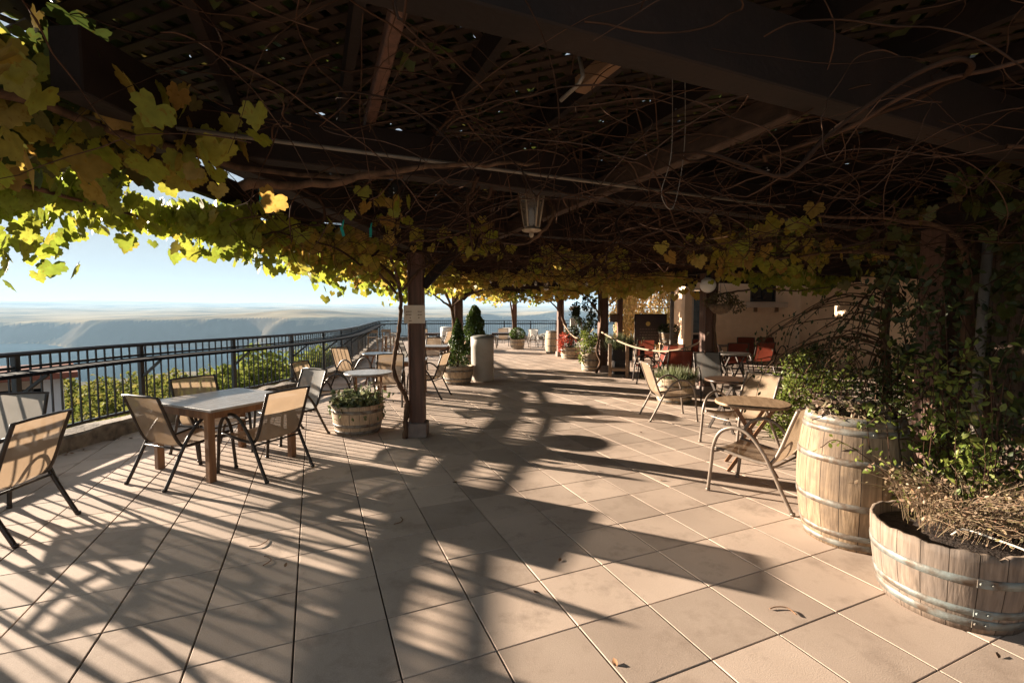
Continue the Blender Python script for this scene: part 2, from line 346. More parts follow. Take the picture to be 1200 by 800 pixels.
# ------------------------------------------------------------------ camera, sky, sun
cam = bpy.data.cameras.new('camera'); co = bpy.data.objects.new('camera', cam); COL.objects.link(co)
cam.sensor_width = 36; cam.lens = 548/1200*36; cam.clip_start = .05; cam.clip_end = 60000
co.location = (0,0,1.64); co.rotation_euler = (PI/2-.0596, 0, 0); SC.camera = co
SUN_EL = R(11.6); SUN_AZ = math.atan2(-.902,.432)
w = bpy.data.worlds.new('World'); SC.world = w; w.use_nodes = True; nt = w.node_tree
sky = nt.nodes.new('ShaderNodeTexSky'); sky.sky_type = 'NISHITA'; sky.sun_disc = False
sky.sun_elevation = SUN_EL; sky.sun_rotation = SUN_AZ % (2*PI); sky.air_density = .6; sky.dust_density = .1; sky.ozone_density = 1.3; sky.altitude = 600
bg = nt.nodes['Background']; bg.inputs['Strength'].default_value = .08
gm = nt.nodes.new('ShaderNodeGamma'); gm.inputs['Gamma'].default_value = .2   # flattens the sky: tames the glow by the sun, lifts shaded areas
hs_ = nt.nodes.new('ShaderNodeHueSaturation'); hs_.inputs['Saturation'].default_value = 1.2
nt.links.new(sky.outputs[0], gm.inputs['Color']); nt.links.new(gm.outputs[0], hs_.inputs['Color']); nt.links.new(hs_.outputs[0], bg.inputs['Color'])
sl = bpy.data.lights.new('sun','SUN'); sl.energy = 5; sl.angle = R(.55); sl.color = (1,.855,.69)
so = bpy.data.objects.new('sun', sl); COL.objects.link(so)
sd = Vector((math.sin(SUN_AZ)*math.cos(SUN_EL), math.cos(SUN_AZ)*math.cos(SUN_EL), math.sin(SUN_EL)))
so.rotation_euler = sd.to_track_quat('Z','Y').to_euler()
SC.view_settings.view_transform = 'Standard'; SC.view_settings.look = 'None'; SC.view_settings.gamma = 1
SC.view_settings.exposure = 2.46

# ------------------------------------------------------------------ terrace floor: real paving slabs with open joints
T = .457; YAW = .402; OX, OY = -1.157, 1.232
RAILP = [(-5.2,-3),(-5.3,1),(-5.38,3.6),(-5.44,5.2),(-5.42,6.2),(-5.27,7.1),(-4.98,8.15),(-4.72,9.4),(-4.62,10.7),(-4.76,12.9),(-5.3,15.9),(-6.2,19.8),(-7.3,24.6),(-7.75,27.2),(-7.2,28.5),(-5.6,28.9)]
PATH = catmull([(x,y,0) for x,y in RAILP], 10) + [Vector((3,29.4,0)), Vector((16,29.8,0))]
def left_edge(y):
    for a,b in zip(PATH, PATH[1:]):
        if a.y <= y <= b.y and b.y-a.y > 1e-6: return a.x+(b.x-a.x)*(y-a.y)/(b.y-a.y)
    return -8
mb = MB(); c_, s_ = math.cos(YAW), math.sin(YAW)
for i in range(-40, 75):
    for j in range(-34, 75):
        cx, cy = OX+((i+.5)*c_-(j+.5)*s_)*T, OY+((i+.5)*s_+(j+.5)*c_)*T
        if not (-3 < cy < 29.3 and left_edge(cy)-.02 < cx < 14): continue
        gi, gj = (.0042, .0030); b = .0026
        x0,x1,y0,y1 = i*T+gi, (i+1)*T-gi, j*T+gj, (j+1)*T-gj
        dz = U(-.0012,.0012); tx, ty = U(-.002,.002), U(-.002,.002)
        def P(x,y,z):
            zz = z+dz+(x-(x0+x1)/2)*tx+(y-(y0+y1)/2)*ty if z > -.01 else z
            return (OX+x*c_-y*s_, OY+x*s_+y*c_, zz)
        vs = [P(x0,y0,-.02),P(x1,y0,-.02),P(x1,y1,-.02),P(x0,y1,-.02),P(x0,y0,-b),P(x1,y0,-b),P(x1,y1,-b),P(x0,y1,-b),P(x0+b,y0+b,0),P(x1-b,y0+b,0),P(x1-b,y1-b,0),P(x0+b,y1-b,0)]
        fs = [(8,9,10,11)] + [(k,(k+1)%4,4+(k+1)%4,4+k) for k in range(4)] + [(4+k,4+(k+1)%4,8+(k+1)%4,8+k) for k in range(4)]
        mb.add(vs, fs)
def paver():
    m = mat('paving_slab', (.51,.395,.312), (.42,.32,.25), rough=.85, scale=1.3, bump=.13, bscale=160, spec=.25, island=.19)
    nt = m.node_tree; N = nt.nodes; L = nt.links; b = N['Principled BSDF']
    src = b.inputs['Base Color'].links[0].from_socket
    tc = N.new('ShaderNodeTexCoord')
    n1 = N.new('ShaderNodeTexNoise'); n1.inputs['Scale'].default_value=3.2; n1.inputs['Detail'].default_value=9; n1.inputs['Roughness'].default_value=.7; L.new(tc.outputs['Object'], n1.inputs['Vector'])
    mr = N.new('ShaderNodeMapRange'); mr.inputs['From Min'].default_value=.52; mr.inputs['From Max'].default_value=.70; mr.inputs['To Max'].default_value=.65; L.new(n1.outputs['Fac'], mr.inputs['Value'])
    mx = N.new('ShaderNodeMix'); mx.data_type='RGBA'; mx.inputs['B'].default_value=(.25,.185,.14,1); L.new(mr.outputs[0], mx.inputs['Factor']); L.new(src, mx.inputs['A'])
    n2 = N.new('ShaderNodeTexNoise'); n2.inputs['Scale'].default_value=240; n2.inputs['Detail'].default_value=2; L.new(tc.outputs['Object'], n2.inputs['Vector'])
    hs = N.new('ShaderNodeHueSaturation'); m2 = N.new('ShaderNodeMapRange'); m2.inputs['From Min'].default_value=.3; m2.inputs['From Max'].default_value=.7; m2.inputs['To Min'].default_value=.86; m2.inputs['To Max'].default_value=1.12
    L.new(n2.outputs['Fac'], m2.inputs['Value']); L.new(m2.outputs[0], hs.inputs['Value']); L.new(mx.outputs['Result'], hs.inputs['Color']); L.new(hs.outputs[0], b.inputs['Base Color'])
    return m
struct(mb.build('patio_paving', paver()))
mb = MB(); L_ = [p for p in PATH if p.y < 29.2]
mb.add([(p.x-.25,p.y,-.018) for p in L_]+[(14.2,p.y,-.018) for p in L_], [(i,len(L_)+i,len(L_)+i+1,i+1) for i in range(len(L_)-1)])
mb.add([(p.x-.25,p.y,-.018) for p in L_]+[(p.x-.25,p.y,-6) for p in L_], [(i,i+1,len(L_)+i+1,len(L_)+i) for i in range(len(L_)-1)])
struct(mb.build('patio_bed', mat('joint_dirt',(.06,.04,.03),(.03,.02,.015),rough=.95,scale=12)))

# ------------------------------------------------------------------ curb and railing along the drop
def offset(path, d):
    out=[]
    for i,p in enumerate(path):
        t=(path[min(i+1,len(path)-1)]-path[max(i-1,0)]).normalized(); out.append(Vector((p.x+t.y*d,p.y-t.x*d,0)))
    return out
RIN = PATH
def sweep(path, prof):
    vs=[];fs=[];n=len(prof)
    for i,p in enumerate(path):
        t=(path[min(i+1,len(path)-1)]-path[max(i-1,0)]).normalized(); nx=Vector((t.y,-t.x,0))
        for a,z in prof: q=p+nx*a; vs.append((q.x,q.y,z))
    for i in range(len(path)-1):
        for k in range(n): fs.append((i*n+k,i*n+(k+1)%n,(i+1)*n+(k+1)%n,(i+1)*n+k))
    return vs,fs
def resample(path, step):
    out=[path[0]]; acc=0
    for a,b in zip(path,path[1:]):
        L=(b-a).length; d=step-acc
        while d<=L: out.append(a+(b-a)*(d/L)); d+=step
        acc=(acc+L)%step if step else 0
    return out
fine = resample(PATH,.25)
mb=MB(); v,f=sweep(fine,[(-.12,-.25),(.17,-.02),(.17,.17),(.14,.205),(-.12,.21)])
v=[(a+U(-.016,.016),b+U(-.016,.016),c+(U(-.022,.012) if c>.1 else 0)) for a,b,c in v]; mb.add(v,f)
cb=mb.build('stone_curb',M['curb']); tag(cb,'low rough stone curb running under the black railing','curb')
rail=thing('terrace_railing','long black metal railing with drink shelf along the terrace edge','railing',(0,0,0))
mb=MB(); v,f=sweep(fine,[(-.03,1.17),(.03,1.17),(.035,1.20),(.02,1.22),(-.02,1.22),(-.035,1.20)]); mb.add(v,f); mb.build('top_rail',M['black'],rail)
mb=MB(); v,f=sweep(fine,[(-.018,.245),(.018,.245),(.018,.285),(-.018,.285)]); mb.add(v,f); mb.build('bottom_rail',M['black'],rail)
mb=MB(); v,f=sweep(fine,[(-.02,1.03),(.02,1.03),(.02,1.06),(-.02,1.06)]); mb.add(v,f); mb.build('middle_rail',M['black'],rail)
mb=MB(); v,f=sweep(fine,[(.05,.985),(.40,.985),(.415,.995),(.415,1.012),(.40,1.022),(.05,1.022)]); mb.add(v,f); mb.build('drink_shelf',mat('shelf_enamel',(.012,.012,.014),(.008,.008,.009),rough=.7,scale=20,spec=.04),rail)
posts=resample(PATH,1.62); bal=resample(PATH,.118)
def near(p,path):
    i=min(range(len(path)),key=lambda k:(path[k]-p).length); t=(path[min(i+1,len(path)-1)]-path[max(i-1,0)]).normalized(); return t
for p in posts:
    t=near(p,fine); a=math.atan2(t.y,t.x); mb=MB(); mb.box((p.x,p.y,.68),(.06,.06,1.0),a,bev=.004); mb.box((p.x,p.y,.215),(.13,.13,.014),a); mb.build('post',M['black'],rail)
    nx=Vector((t.y,-t.x,0)); q=p+nx*.03; e=p+nx*.34
    mb=MB(); mb.bar((q.x,q.y,.74),(e.x,e.y,.975),.03,.03); mb.build('shelf_bracket',M['black'],rail)
# one panel of balusters per bay
bi=0
for k in range(len(posts)-1):
    mb=MB()
    while bi < len(bal) and bi*.118 < (k+1)*1.62:
        p=bal[bi]; d=bi*.118-k*1.62
        if .06<d<1.57:
            mb.box((p.x,p.y,.73),(.016,.016,.90))
        bi+=1
    mb.build('baluster_panel',M['black'],rail)

# ------------------------------------------------------------------ far land
def smooth(a,b,x): t=np.clip((x-a)/(b-a),0,1); return t*t*(3-2*t)
def vnoise(x,y,seed):
    r=np.random.default_rng(seed); g=r.uniform(-1,1,(256,256)); xi=np.floor(x).astype(int); yi=np.floor(y).astype(int); fx=x-xi; fy=y-yi
    fx=fx*fx*(3-2*fx); fy=fy*fy*(3-2*fy); G=lambda i,j: g[i%256,j%256]
    return (G(xi,yi)*(1-fx)+G(xi+1,yi)*fx)*(1-fy)+(G(xi,yi+1)*(1-fx)+G(xi+1,yi+1)*fx)*fy
def fbm(x,y,seed,o=5): return sum(vnoise(x*2**k,y*2**k,seed+k)/2**k for k in range(o))
az=np.linspace(R(-100),R(75),520); rr=np.concatenate([np.linspace(12,60,16),np.geomspace(66,900,26),np.geomspace(950,2500,34),np.geomspace(2540,6500,110),np.geomspace(6600,19500,120)])
A,RR=np.meshgrid(az,rr); X=RR*np.sin(A); Y=RR*np.cos(A)
prof_r=[0,12,26,36,60,140,400,1200,2200,2700]; prof_z=[-3.9,-3.8,-3.7,-4.2,-11,-30,-88,-165,-178,-176]
Z=np.interp(RR,prof_r,prof_z)
n1=fbm(X/1500,Y/1500,3,6); n2=fbm(X/420,Y/420,9,5); n3=fbm(X/3800+7,Y/3800,21,4)
rim=3500+n1*600+900*np.sin(A*5+.5)
face=smooth(rim-360,rim,RR+n2*60+n1*70)
plate=-176+face*(140+25*n3) + np.clip((RR-rim)/14500,0,1)**1.05*345*(face>0.5) + face*(n1*16+n2*5)*smooth(rim,rim+2500,RR)
Z=np.where(RR>2200,np.maximum(plate,-176)*smooth(2200,2600,RR)+Z*(1-smooth(2200,2600,RR)),Z+n2*2.5*smooth(60,400,RR))
Z=Z+smooth(5000,9000,RR)*(n1*20+n3*14)
# buttes near the bend
b_=np.exp(-((A-R(-24))/R(5))**2)*smooth(2700,3300,RR)*(1-smooth(3900,4600,RR)); Z+=b_*32
b2=np.exp(-((A-R(7)-n2*R(1.0))/R(4.5))**2)*smooth(2300,3300,RR)*(1-smooth(4200,6500,RR)); Z+=b2*(60+n2*14)
b3=np.exp(-((A-R(-4)-n2*R(.8))/R(2.6))**2)*smooth(3000,3900,RR)*(1-smooth(4200,5600,RR)); Z+=b3*25
me=bpy.data.meshes.new('hills'); nr_,na=RR.shape
V=np.stack([X,Y,Z],-1).reshape(-1,3)
I=np.arange(nr_*na).reshape(nr_,na); F=np.stack([I[:-1,:-1],I[:-1,1:],I[1:,1:],I[1:,:-1]],-1).reshape(-1,4)
me.from_pydata(V.tolist(),[],F.tolist()); me.polygons.foreach_set('use_smooth',[True]*len(F)); 
hl=bpy.data.objects.new('hills',me); COL.objects.link(hl); struct(hl)
def hillmat():
    m=bpy.data.materials.new('dry_grassland'); m.use_nodes=True; N=m.node_tree.nodes; L=m.node_tree.links; b=N['Principled BSDF']; b.inputs['Roughness'].default_value=1; b.inputs['Specular IOR Level'].default_value=0
    tc=N.new('ShaderNodeTexCoord'); n1=N.new('ShaderNodeTexNoise'); n1.inputs['Scale'].default_value=.0016; n1.inputs['Detail'].default_value=9; n1.inputs['Roughness'].default_value=.62; L.new(tc.outputs['Object'],n1.inputs['Vector'])
    rp=N.new('ShaderNodeValToRGB'); cr=rp.color_ramp; cr.elements[0].position=.36; cr.elements[0].color=(.075,.07,.045,1); cr.elements[1].position=.62; cr.elements[1].color=(.44,.34,.20,1); e=cr.elements.new(.48); e.color=(.26,.20,.115,1)
    L.new(n1.outputs['Fac'],rp.inputs['Fac'])
    ge=N.new('ShaderNodeNewGeometry'); sp=N.new('ShaderNodeSeparateXYZ'); L.new(ge.outputs['True Normal'],sp.inputs[0])
    mr=N.new('ShaderNodeMapRange'); mr.inputs['From Min'].default_value=.80; mr.inputs['From Max'].default_value=.97; L.new(sp.outputs['Z'],mr.inputs['Value'])
    mx=N.new('ShaderNodeMix'); mx.data_type='RGBA'; mx.inputs['A'].default_value=(.10,.085,.065,1); L.new(mr.outputs[0],mx.inputs['Factor']); L.new(rp.outputs[0],mx.inputs['B']); L.new(mx.outputs['Result'],b.inputs['Base Color'])
    return m
me.materials.append(hillmat())
mb=MB(); mb.add([(-4200,600,-171),(4200,600,-171),(4200,2750,-171),(-4200,2750,-171)],[(0,1,2,3)])
struct(mb.build('river',mat('river_water',(.045,.075,.095),(.035,.06,.08),rough=1,scale=.01,spec=0)))
bpy.data.materials['river_water'].node_tree.nodes['Principled BSDF'].inputs['IOR'].default_value = 1.0
# the air
mb=MB(); mb.box((0,8250,142),(44000,24500,660)); hz=mb.build('haze',None); hz['kind']='stuff'
hm=bpy.data.materials.new('air'); hm.use_nodes=True; N=hm.node_tree.nodes; N.remove(N['Principled BSDF']); pv=N.new('ShaderNodeVolumePrincipled'); pv.inputs['Color'].default_value=(.48,.74,1,1); pv.inputs['Density'].default_value=7.5e-5; pv.inputs['Anisotropy'].default_value=.0
hm.node_tree.links.new(pv.outputs[0],N['Material Output'].inputs['Volume']); hz.data.materials.append(hm)

# vineyard below the rail: many rows reading as one mass
pts=[]
for row in range(20):
    y0=11+row*2.3
    x=-70+U(0,1)
    while x < -3:
        yy=y0+.18*x+U(-.3,.3); rad=math.hypot(x,yy)
        if 11.5<rad<33 and -85<math.degrees(math.atan2(x,yy))<-14:
            gz=float(np.interp(rad,prof_r,prof_z)); top=2.15+U(-.25,.3)
            pts.append(blob(330,(x,yy,gz+top*.62),(.62,.55,top*.55),.4))
        x+=.85
vy=leaves('vineyard_rows',np.vstack(pts),.205,M['vineyard'],kind='quad',mode='any'); tag(vy,'yellow green vineyard rows filling the slope below the railing','vineyard',kind='stuff')
def tree(name,label,loc,h,rad,n,lm,size=.16,group=None,trunk_r=.07,tk=.45,k=16):
    t=thing(name,label,'tree',loc,0,group); mb=MB(); mb.tube(catmull([(0,0,-.3),(U(-.1,.1),U(-.1,.1),h*.25),(U(-.15,.15),U(-.1,.1),h*.7)],5),[trunk_r*(1-.05*i) for i in range(11)],8)
    for q in range(6):
        a=q*1.05+U(0,.5); mb.tube(catmull([(0,0,h*.25),(math.cos(a)*rad[0]*.4,math.sin(a)*rad[1]*.4,h*.5),(math.cos(a)*rad[0]*.8,math.sin(a)*rad[1]*.8,h*U(.6,.85))],4),[trunk_r*.5*(1-.09*i) for i in range(9)],6)
    mb.build('trunk',M['vine'],t)
    leaves('crown',clumps(n,(0,0,h*.6),(rad[0],rad[1],h*.42),k,.42),size,lm,t,kind='oval',mode='any'); return t
for x,y,h,rd,lab in ((-7.6,13.6,4.1,1.6,'leafy green tree behind railing, nearest and tallest of the cluster'),(-8.6,15.6,4.1,1.7,'rounded green tree left in the cluster beyond the railing'),(-7.4,17.4,4.0,1.5,'green tree at the right end of the cluster beyond the railing')):
    tree('bushy_tree',lab,(x,y,-3.9),h,(rd,rd),6000,M['bush'],.17,'green trees beyond the railing')
# outbuilding below
ob=thing('outbuilding','white outbuilding with reddish roof and dark doorway beyond the railing','building',(-11.35,8.4,-4.45),R(45))
mb=MB(); mb.box((2.15,-.7,2.45),(.3,1.6,4.9)); mb.box((-1.9,-.7,2.45),(1.2,1.6,4.9)); mb.box((.35,-.35,2.45),(3.3,.9,4.9)); mb.build('wall',M['white_wall'],ob)
mb=MB(); mb.box((.35,-.815,2.33),(3.28,.03,4.62)); mb.build('doorway',M['doorway_shade'],ob)  # near-black sheet: the shade of the opening put into its colour
mb=MB(); mb.box((.35,-1.0,4.76),(3.28,.9,.16)); mb.box((-1.25,-1.51,2.4),(.12,.05,4.4)); mb.build('door_frame',M['trim'],ob)
mb=MB(); mb.add([(-2.8,-1.9,4.88),(2.5,-1.9,4.88),(2.5,.25,4.90),(-2.8,.25,4.90),(-2.8,-1.9,4.99),(2.5,-1.9,4.99),(2.5,.25,5.01),(-2.8,.25,5.01)],[(0,3,2,1),(4,5,6,7),(0,1,5,4),(1,2,6,5),(2,3,7,6),(3,0,4,7)]); mb.build('roof',M['red_roof'],ob)

# ------------------------------------------------------------------ pergola
pg=thing('pergola','dark timber pergola roofing the whole terrace','pergola',(0,0,0))
AD=Vector((-math.sin(YAW),math.cos(YAW),0)); BD=Vector((math.cos(YAW),math.sin(YAW),0))
RECTS=[(-2.45,9.6,.55,15.2),(-2.45,2.5,15.2,21.8),(2.5,5.6,15.2,16.5)]  # outline shaped for light: front cut back for skylight, last strip blocks sun
def clip(p,d,rc):
    t0,t1=-1e9,1e9
    for pc,dc,lo,hi in ((p.x,d.x,rc[0],rc[1]),(p.y,d.y,rc[2],rc[3])):
        if abs(dc)<1e-9:
            if pc<lo or pc>hi: return None
            continue
        a,b=(lo-pc)/dc,(hi-pc)/dc
        if a>b:a,b=b,a
        t0=max(t0,a);t1=min(t1,b)
    return (t0,t1) if t1-t0>.15 else None
def inrect(x,y): return any(r[0]<=x<=r[1] and r[2]<=y<=r[3] for r in RECTS)
for rc in RECTS:
    for di,(ang,z) in enumerate(((PI/4,3.005),(-PI/4,3.016))):
        d=(Matrix.Rotation(ang,3,'Z')@AD); n=Vector((-d.y,d.x,0)); mb=MB()
        for k in range(-300,300):
            p=n*(k*.105); c=clip(p,d,rc)
            if c: 
                a=p+d*c[0]; b=p+d*c[1]; j=U(-.012,.012); mb.bar((a.x+n.x*j,a.y+n.y*j,z),(b.x+n.x*j,b.y+n.y*j,z+U(-.003,.003)*0),.045,.009)
        mb.build('lattice_panel',M['lattice'],pg)
    k=-30
    for k in range(-30,40):
        p=BD*(k*.62+.2); c=clip(p,AD,rc)
        if c:
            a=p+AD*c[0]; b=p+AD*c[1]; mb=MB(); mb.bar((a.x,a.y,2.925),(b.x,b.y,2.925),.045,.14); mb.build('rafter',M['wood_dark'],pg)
    base=Vector((-.12,1.42,0))
    for k in range(-4,14):
        p=base+AD*(k*1.72); c=clip(p,BD,rc)
        if c:
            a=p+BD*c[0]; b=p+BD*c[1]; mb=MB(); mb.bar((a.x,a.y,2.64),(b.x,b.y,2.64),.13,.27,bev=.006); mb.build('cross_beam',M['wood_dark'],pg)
def beam(p0,p1,w,h,name='row_beam',m='wood_dark'):
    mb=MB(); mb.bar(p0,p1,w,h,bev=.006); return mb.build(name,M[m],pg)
LP=[(-1.72,.2),(-1.27,6.23),(-1.36,12.0),(.12,21.9)]
RP=[(4.05,4.45),(3.9,9.35),(2.55,13.15),(1.85,17.9)]
EX=[(3.15,15.6),(3.5,15.2),(4.85,13.2),(-1.55,12.5)]
for a,b in zip([(-1.62,1.75)]+LP[1:],LP[1:]): beam((*a,2.56),(*b,2.56),.13,.24)
for a,b in zip(RP,RP[1:]): beam((*a,2.56),(*b,2.56),.13,.24)
beam((4.05,4.45,2.56),(4.5,-2,2.56),.13,.24); pass
beam((-2.3,1.0,2.61),(-2.2,9,2.61),.06,.2,'fascia')
beam((4.6,9.0,2.62),(9.6,11.0,2.62),.12,.36,'fascia')
beam((1.25,2.12,2.57),(-.62,6.6,2.57),.08,.13,'joist','joist_wood'); beam((.36,2.55,2.84),(.72,1.75,2.84),.07,.08,'joist','wood_raw'); beam((-.40,1.8,2.84),(-1.2,3.75,2.84),.06,.08,'joist','wood_post')
def post(x,y,w,top,rz=0,boards=True,plinth=True,m='wood_post'):
    mb=MB(); mb.box((x,y,top/2+.09),(w*.78,w*.78,top-.18),rz,bev=.005)
    if boards:
        for sx in (-1,1):
            ox,oy=math.cos(rz)*sx*w*.44,math.sin(rz)*sx*w*.44
            mb.box((x+ox,y+oy,top/2+.09),(w*.12,w*1.02,top-.19),rz,bev=.003)
    o=mb.build('post',M[m],pg)
    if plinth:
        q=MB(); q.box((x,y,.095),(w*1.35,w*1.35,.19),rz,bev=.012); q.build('plinth',M['conc'],o)
    return o
for x,y in LP[:3]: post(x,y,.2,2.44,R(3)) if y>1 else None
post(*LP[3],.2,2.44,R(6))
for x,y in RP: post(x,y,.22,2.44,R(10))
post(3.15,15.6,.13,2.6,0,False,False); post(3.5,15.2,.2,2.6,0,False,False); post(4.85,14.2,.12,2.6,0,False,False,'pipe_white')
post(-1.62,13.0,.12,2.4,0,False,False,'wood_raw')
beam((-1.18,6.23,2.0),(-.66,6.27,2.56),.1,.12,'brace'); beam((-1.27,12.0,2.0),(-.74,12.04,2.56),.1,.12,'brace'); beam((-1.27,6.33,2.0),(-1.28,6.9,2.56),.1,.12,'brace')
mb=MB(); a=Vector((-1.9,2.02,2.48)); mb.tube([a,a+BD*2.2,a+BD*4.4],.011,8); mb.tube([(.24,1.82,2.66),(.26,1.79,2.54),(.262,1.785,2.515),(.25,1.80,2.495),(.19,1.88,2.47)],.008,8); mb.build('conduit',M['conduit'],pg)

# ------------------------------------------------------------------ grape vines over the pergola
VT=[('gnarled grapevine climbing the sign post, twisting trunk and yellow green leaves',-1.44,6.08),('leafy grapevine spilling over the near left corner of the pergola',-1.95,.45),('grapevine with yellow leaves on the second left post by the conifer',-1.5,11.8),('grapevine on the farthest post behind the boxwood planter',.0,21.8),('thick grapevine wrapped round the far right post by the red flowers',1.98,17.75),('pale trunked grapevine leaning on the post with the brown sign',2.38,12.95),('dark grapevine round the post that carries the hanging basket',4.03,9.3),('dense dark vine smothering the near right post behind the tall barrel',4.15,4.25)]
vines=[thing('grape_vine',l,'vine',(x,y,0),0,'grapevines trained over the pergola') for l,x,y in VT]
VXY=np.array([(x,y) for _,x,y in VT])
def own(p): return np.argmin(((p[:,None,:2]-VXY[None])**2).sum(2)*np.where(np.arange(len(VT))==1,.8,1)[None],1)
trunks=[
 ([(.03,.0,0),(.05,-.02,.28),(.055,.02,.5),(-.02,.03,.66),(-.10,-.03,.9),(-.075,-.03,1.15),(-.02,-.02,1.45),(-.01,.02,1.8),(-.08,.05,2.1),(-.45,.2,2.4)],.034),
 ([(0,0,0),(.05,.05,.8),(-.05,.02,1.6),(-.2,.3,2.4)],.05),
 ([(0,0,0),(-.06,.04,.6),(.05,-.03,1.2),(-.04,.02,1.8),(-.3,.2,2.4)],.05),
 ([(0,0,0),(.05,0,1.2),(-.1,.1,2.3)],.05),
 ([(0,0,0),(-.1,-.08,.5),(.08,-.12,1.0),(-.1,-.1,1.6),(-.05,0,2.4)],.07),
 ([(-.05,-.05,0),(.07,-.08,.3),(-.03,-.05,.6),(.02,-.06,.95),(.08,-.05,1.5),(.0,0,2.3)],.042),
 ([(0,0,0),(.04,-.06,.7),(-.03,-.05,1.4),(.03,0,2.3)],.035),
 ([(0,0,0),(.1,-.1,.7),(-.1,-.1,1.4),(0,-.05,2.3)],.06)]
arms={0:[[(-.05,.0,1.9),(-.35,-.2,2.25),(-.5,-.9,2.42),(-.7,-2,2.4)],[(.02,0,1.95),(.4,.1,2.3),(1.2,.3,2.42),(2.4,.2,2.38)],[(.0,.0,2.0),(.1,-.8,2.38),(.8,-1.6,2.36),(1.5,-2.4,2.42)],[(-.1,.1,2.0),(-.5,.9,2.3),(-.6,2.2,2.36)],[(1.75,-2.05,2.62),(1.78,-2.1,2.45),(1.55,-1.95,2.25),(1.2,-1.6,2.35),(.6,-1.4,2.45)]],
 1:[[(-.2,.3,2.4),(.0,1.2,2.46),(.6,2.1,2.4),(1.3,2.4,2.45)],[(-.2,.3,2.4),(-.5,1.3,2.3),(-.55,2.8,2.28)],[(.55,2.0,2.3),(.9,2.2,2.36),(1.5,2.1,2.42),(2.1,2.3,2.5)]],
 2:[[(-.04,.02,1.8),(.4,-.2,2.1),(1.0,-.4,2.3)],[(-.04,0,1.8),(-.4,-.5,2.1),(-.6,-1.5,2.25)],[(0,0,1.9),(.8,.3,2.25),(1.9,.4,2.35)]],
 4:[[(-.1,-.1,1.6),(-.6,-.3,2.1),(-1.5,-.5,2.3)]],5:[[(.05,-.05,1.6),(-.5,-.4,2.15),(-1.2,-.6,2.3)],[(.05,-.05,1.7),(.7,-.4,2.2),(1.2,-1.2,2.3)]],
 6:[[(0,0,2.0),(.7,-.3,2.12),(1.5,-.1,2.08),(2.4,.0,2.18),(3.4,.4,2.2)],[(0,0,2.1),(-.6,-.4,2.3),(-1.6,-.8,2.34)]],7:[[(0,0,2.1),(-.4,.8,2.3),(-.8,2.0,2.35)],[(0,0,1.9),(-.7,-.5,2.3),(-1.8,-.6,2.4)]],3:[[(0,.0,2.0),(.6,-.2,2.3),(1.3,-.3,2.35)]]}
tw=[MB() for _ in vines]
for i,(t,r) in enumerate(trunks):
    mb=MB(); P=catmull(t,8); mb.tube([(p.x+U(-.006,.006),p.y+U(-.006,.006),p.z) for p in P],[r*(1-.35*k/len(P))*U(.85,1.15) for k in range(len(P))],9)
    for a in arms.get(i,[]):
        Q=catmull(a,8); mb.tube([(p.x+U(-.01,.01),p.y+U(-.01,.01),p.z+U(-.01,.01)) for p in Q],[max(.007,r*.55*(1-.75*k/len(Q)))*U(.85,1.15) for k in range(len(Q))],7)
    mb.build('trunk',M['vine'],vines[i])
# tangle of bare canes under the lattice
def cane(x,y,z,L,r,droop,wander=.35,n=14):
    a=U(0,2*PI); p=Vector((x,y,z)); d=Vector((math.cos(a),math.sin(a),U(-.25,.25))); P=[p.copy()]
    cur=U(-.35,.35)
    for k in range(n):
        d=Matrix.Rotation(cur+U(-wander,wander),3,'Z')@d; d.z+=U(-.28,.26)-droop*.06; 
        if p.z>2.84: d.z=-abs(d.z)
        if p.z<(2.36 if p.x>1.8 and p.y>5 else 2.12): d.z=abs(d.z)*.6
        d.normalize(); p=p+d*(L/n)
        if -.15<p.x<.45 and 2.9<p.y<4.35 and p.z<2.72: p.z=2.72+U(0,.08)
        P.append(p.copy())
    i=int(own(np.array([[x,y,0.]]))[0]); ov=VT[i]
    P=catmull(P,2 if r<.006 else 3); m_=len(P)-1
    tw[i].tube([(q.x-ov[1],q.y-ov[2],q.z) for q in P],[r*(1-.6*k/m_)*(1.25 if k%7==3 else 1)*U(.85,1.12) for k in range(m_+1)],4 if r<.006 else 6,caps=False)
for _ in range(430): cane(U(-1.9,2.6),U(2.0,9.5),U(2.25,2.75),U(.7,2.2),U(.002,.0046),.4)
for _ in range(240): cane(U(-1.8,1.8),U(3.2,7.5),U(2.2,2.5),U(.6,1.8),U(.002,.0044),.3)
for _ in range(90): cane(U(-1.8,2.5),U(1.3,3.2),U(2.3,2.8),U(.7,2.0),U(.002,.0042),.4)
for _ in range(260): cane(U(1.8,5.2),U(2.2,8.5),U(2.2,2.7),U(.6,2.0),U(.002,.0044),.4)
for _ in range(30): cane(U(-1.6,3.2),U(2.2,8),U(2.3,2.6),U(1.4,3),U(.007,.013),.2,.22,20)
for _ in range(80): cane(U(-1.8,3.5),U(9.5,21),U(2.2,2.6),U(.8,2.2),U(.004,.008),.3)
for i,m_ in enumerate(tw):
    if m_.v: m_.build('canes',M['twig'],vines[i])
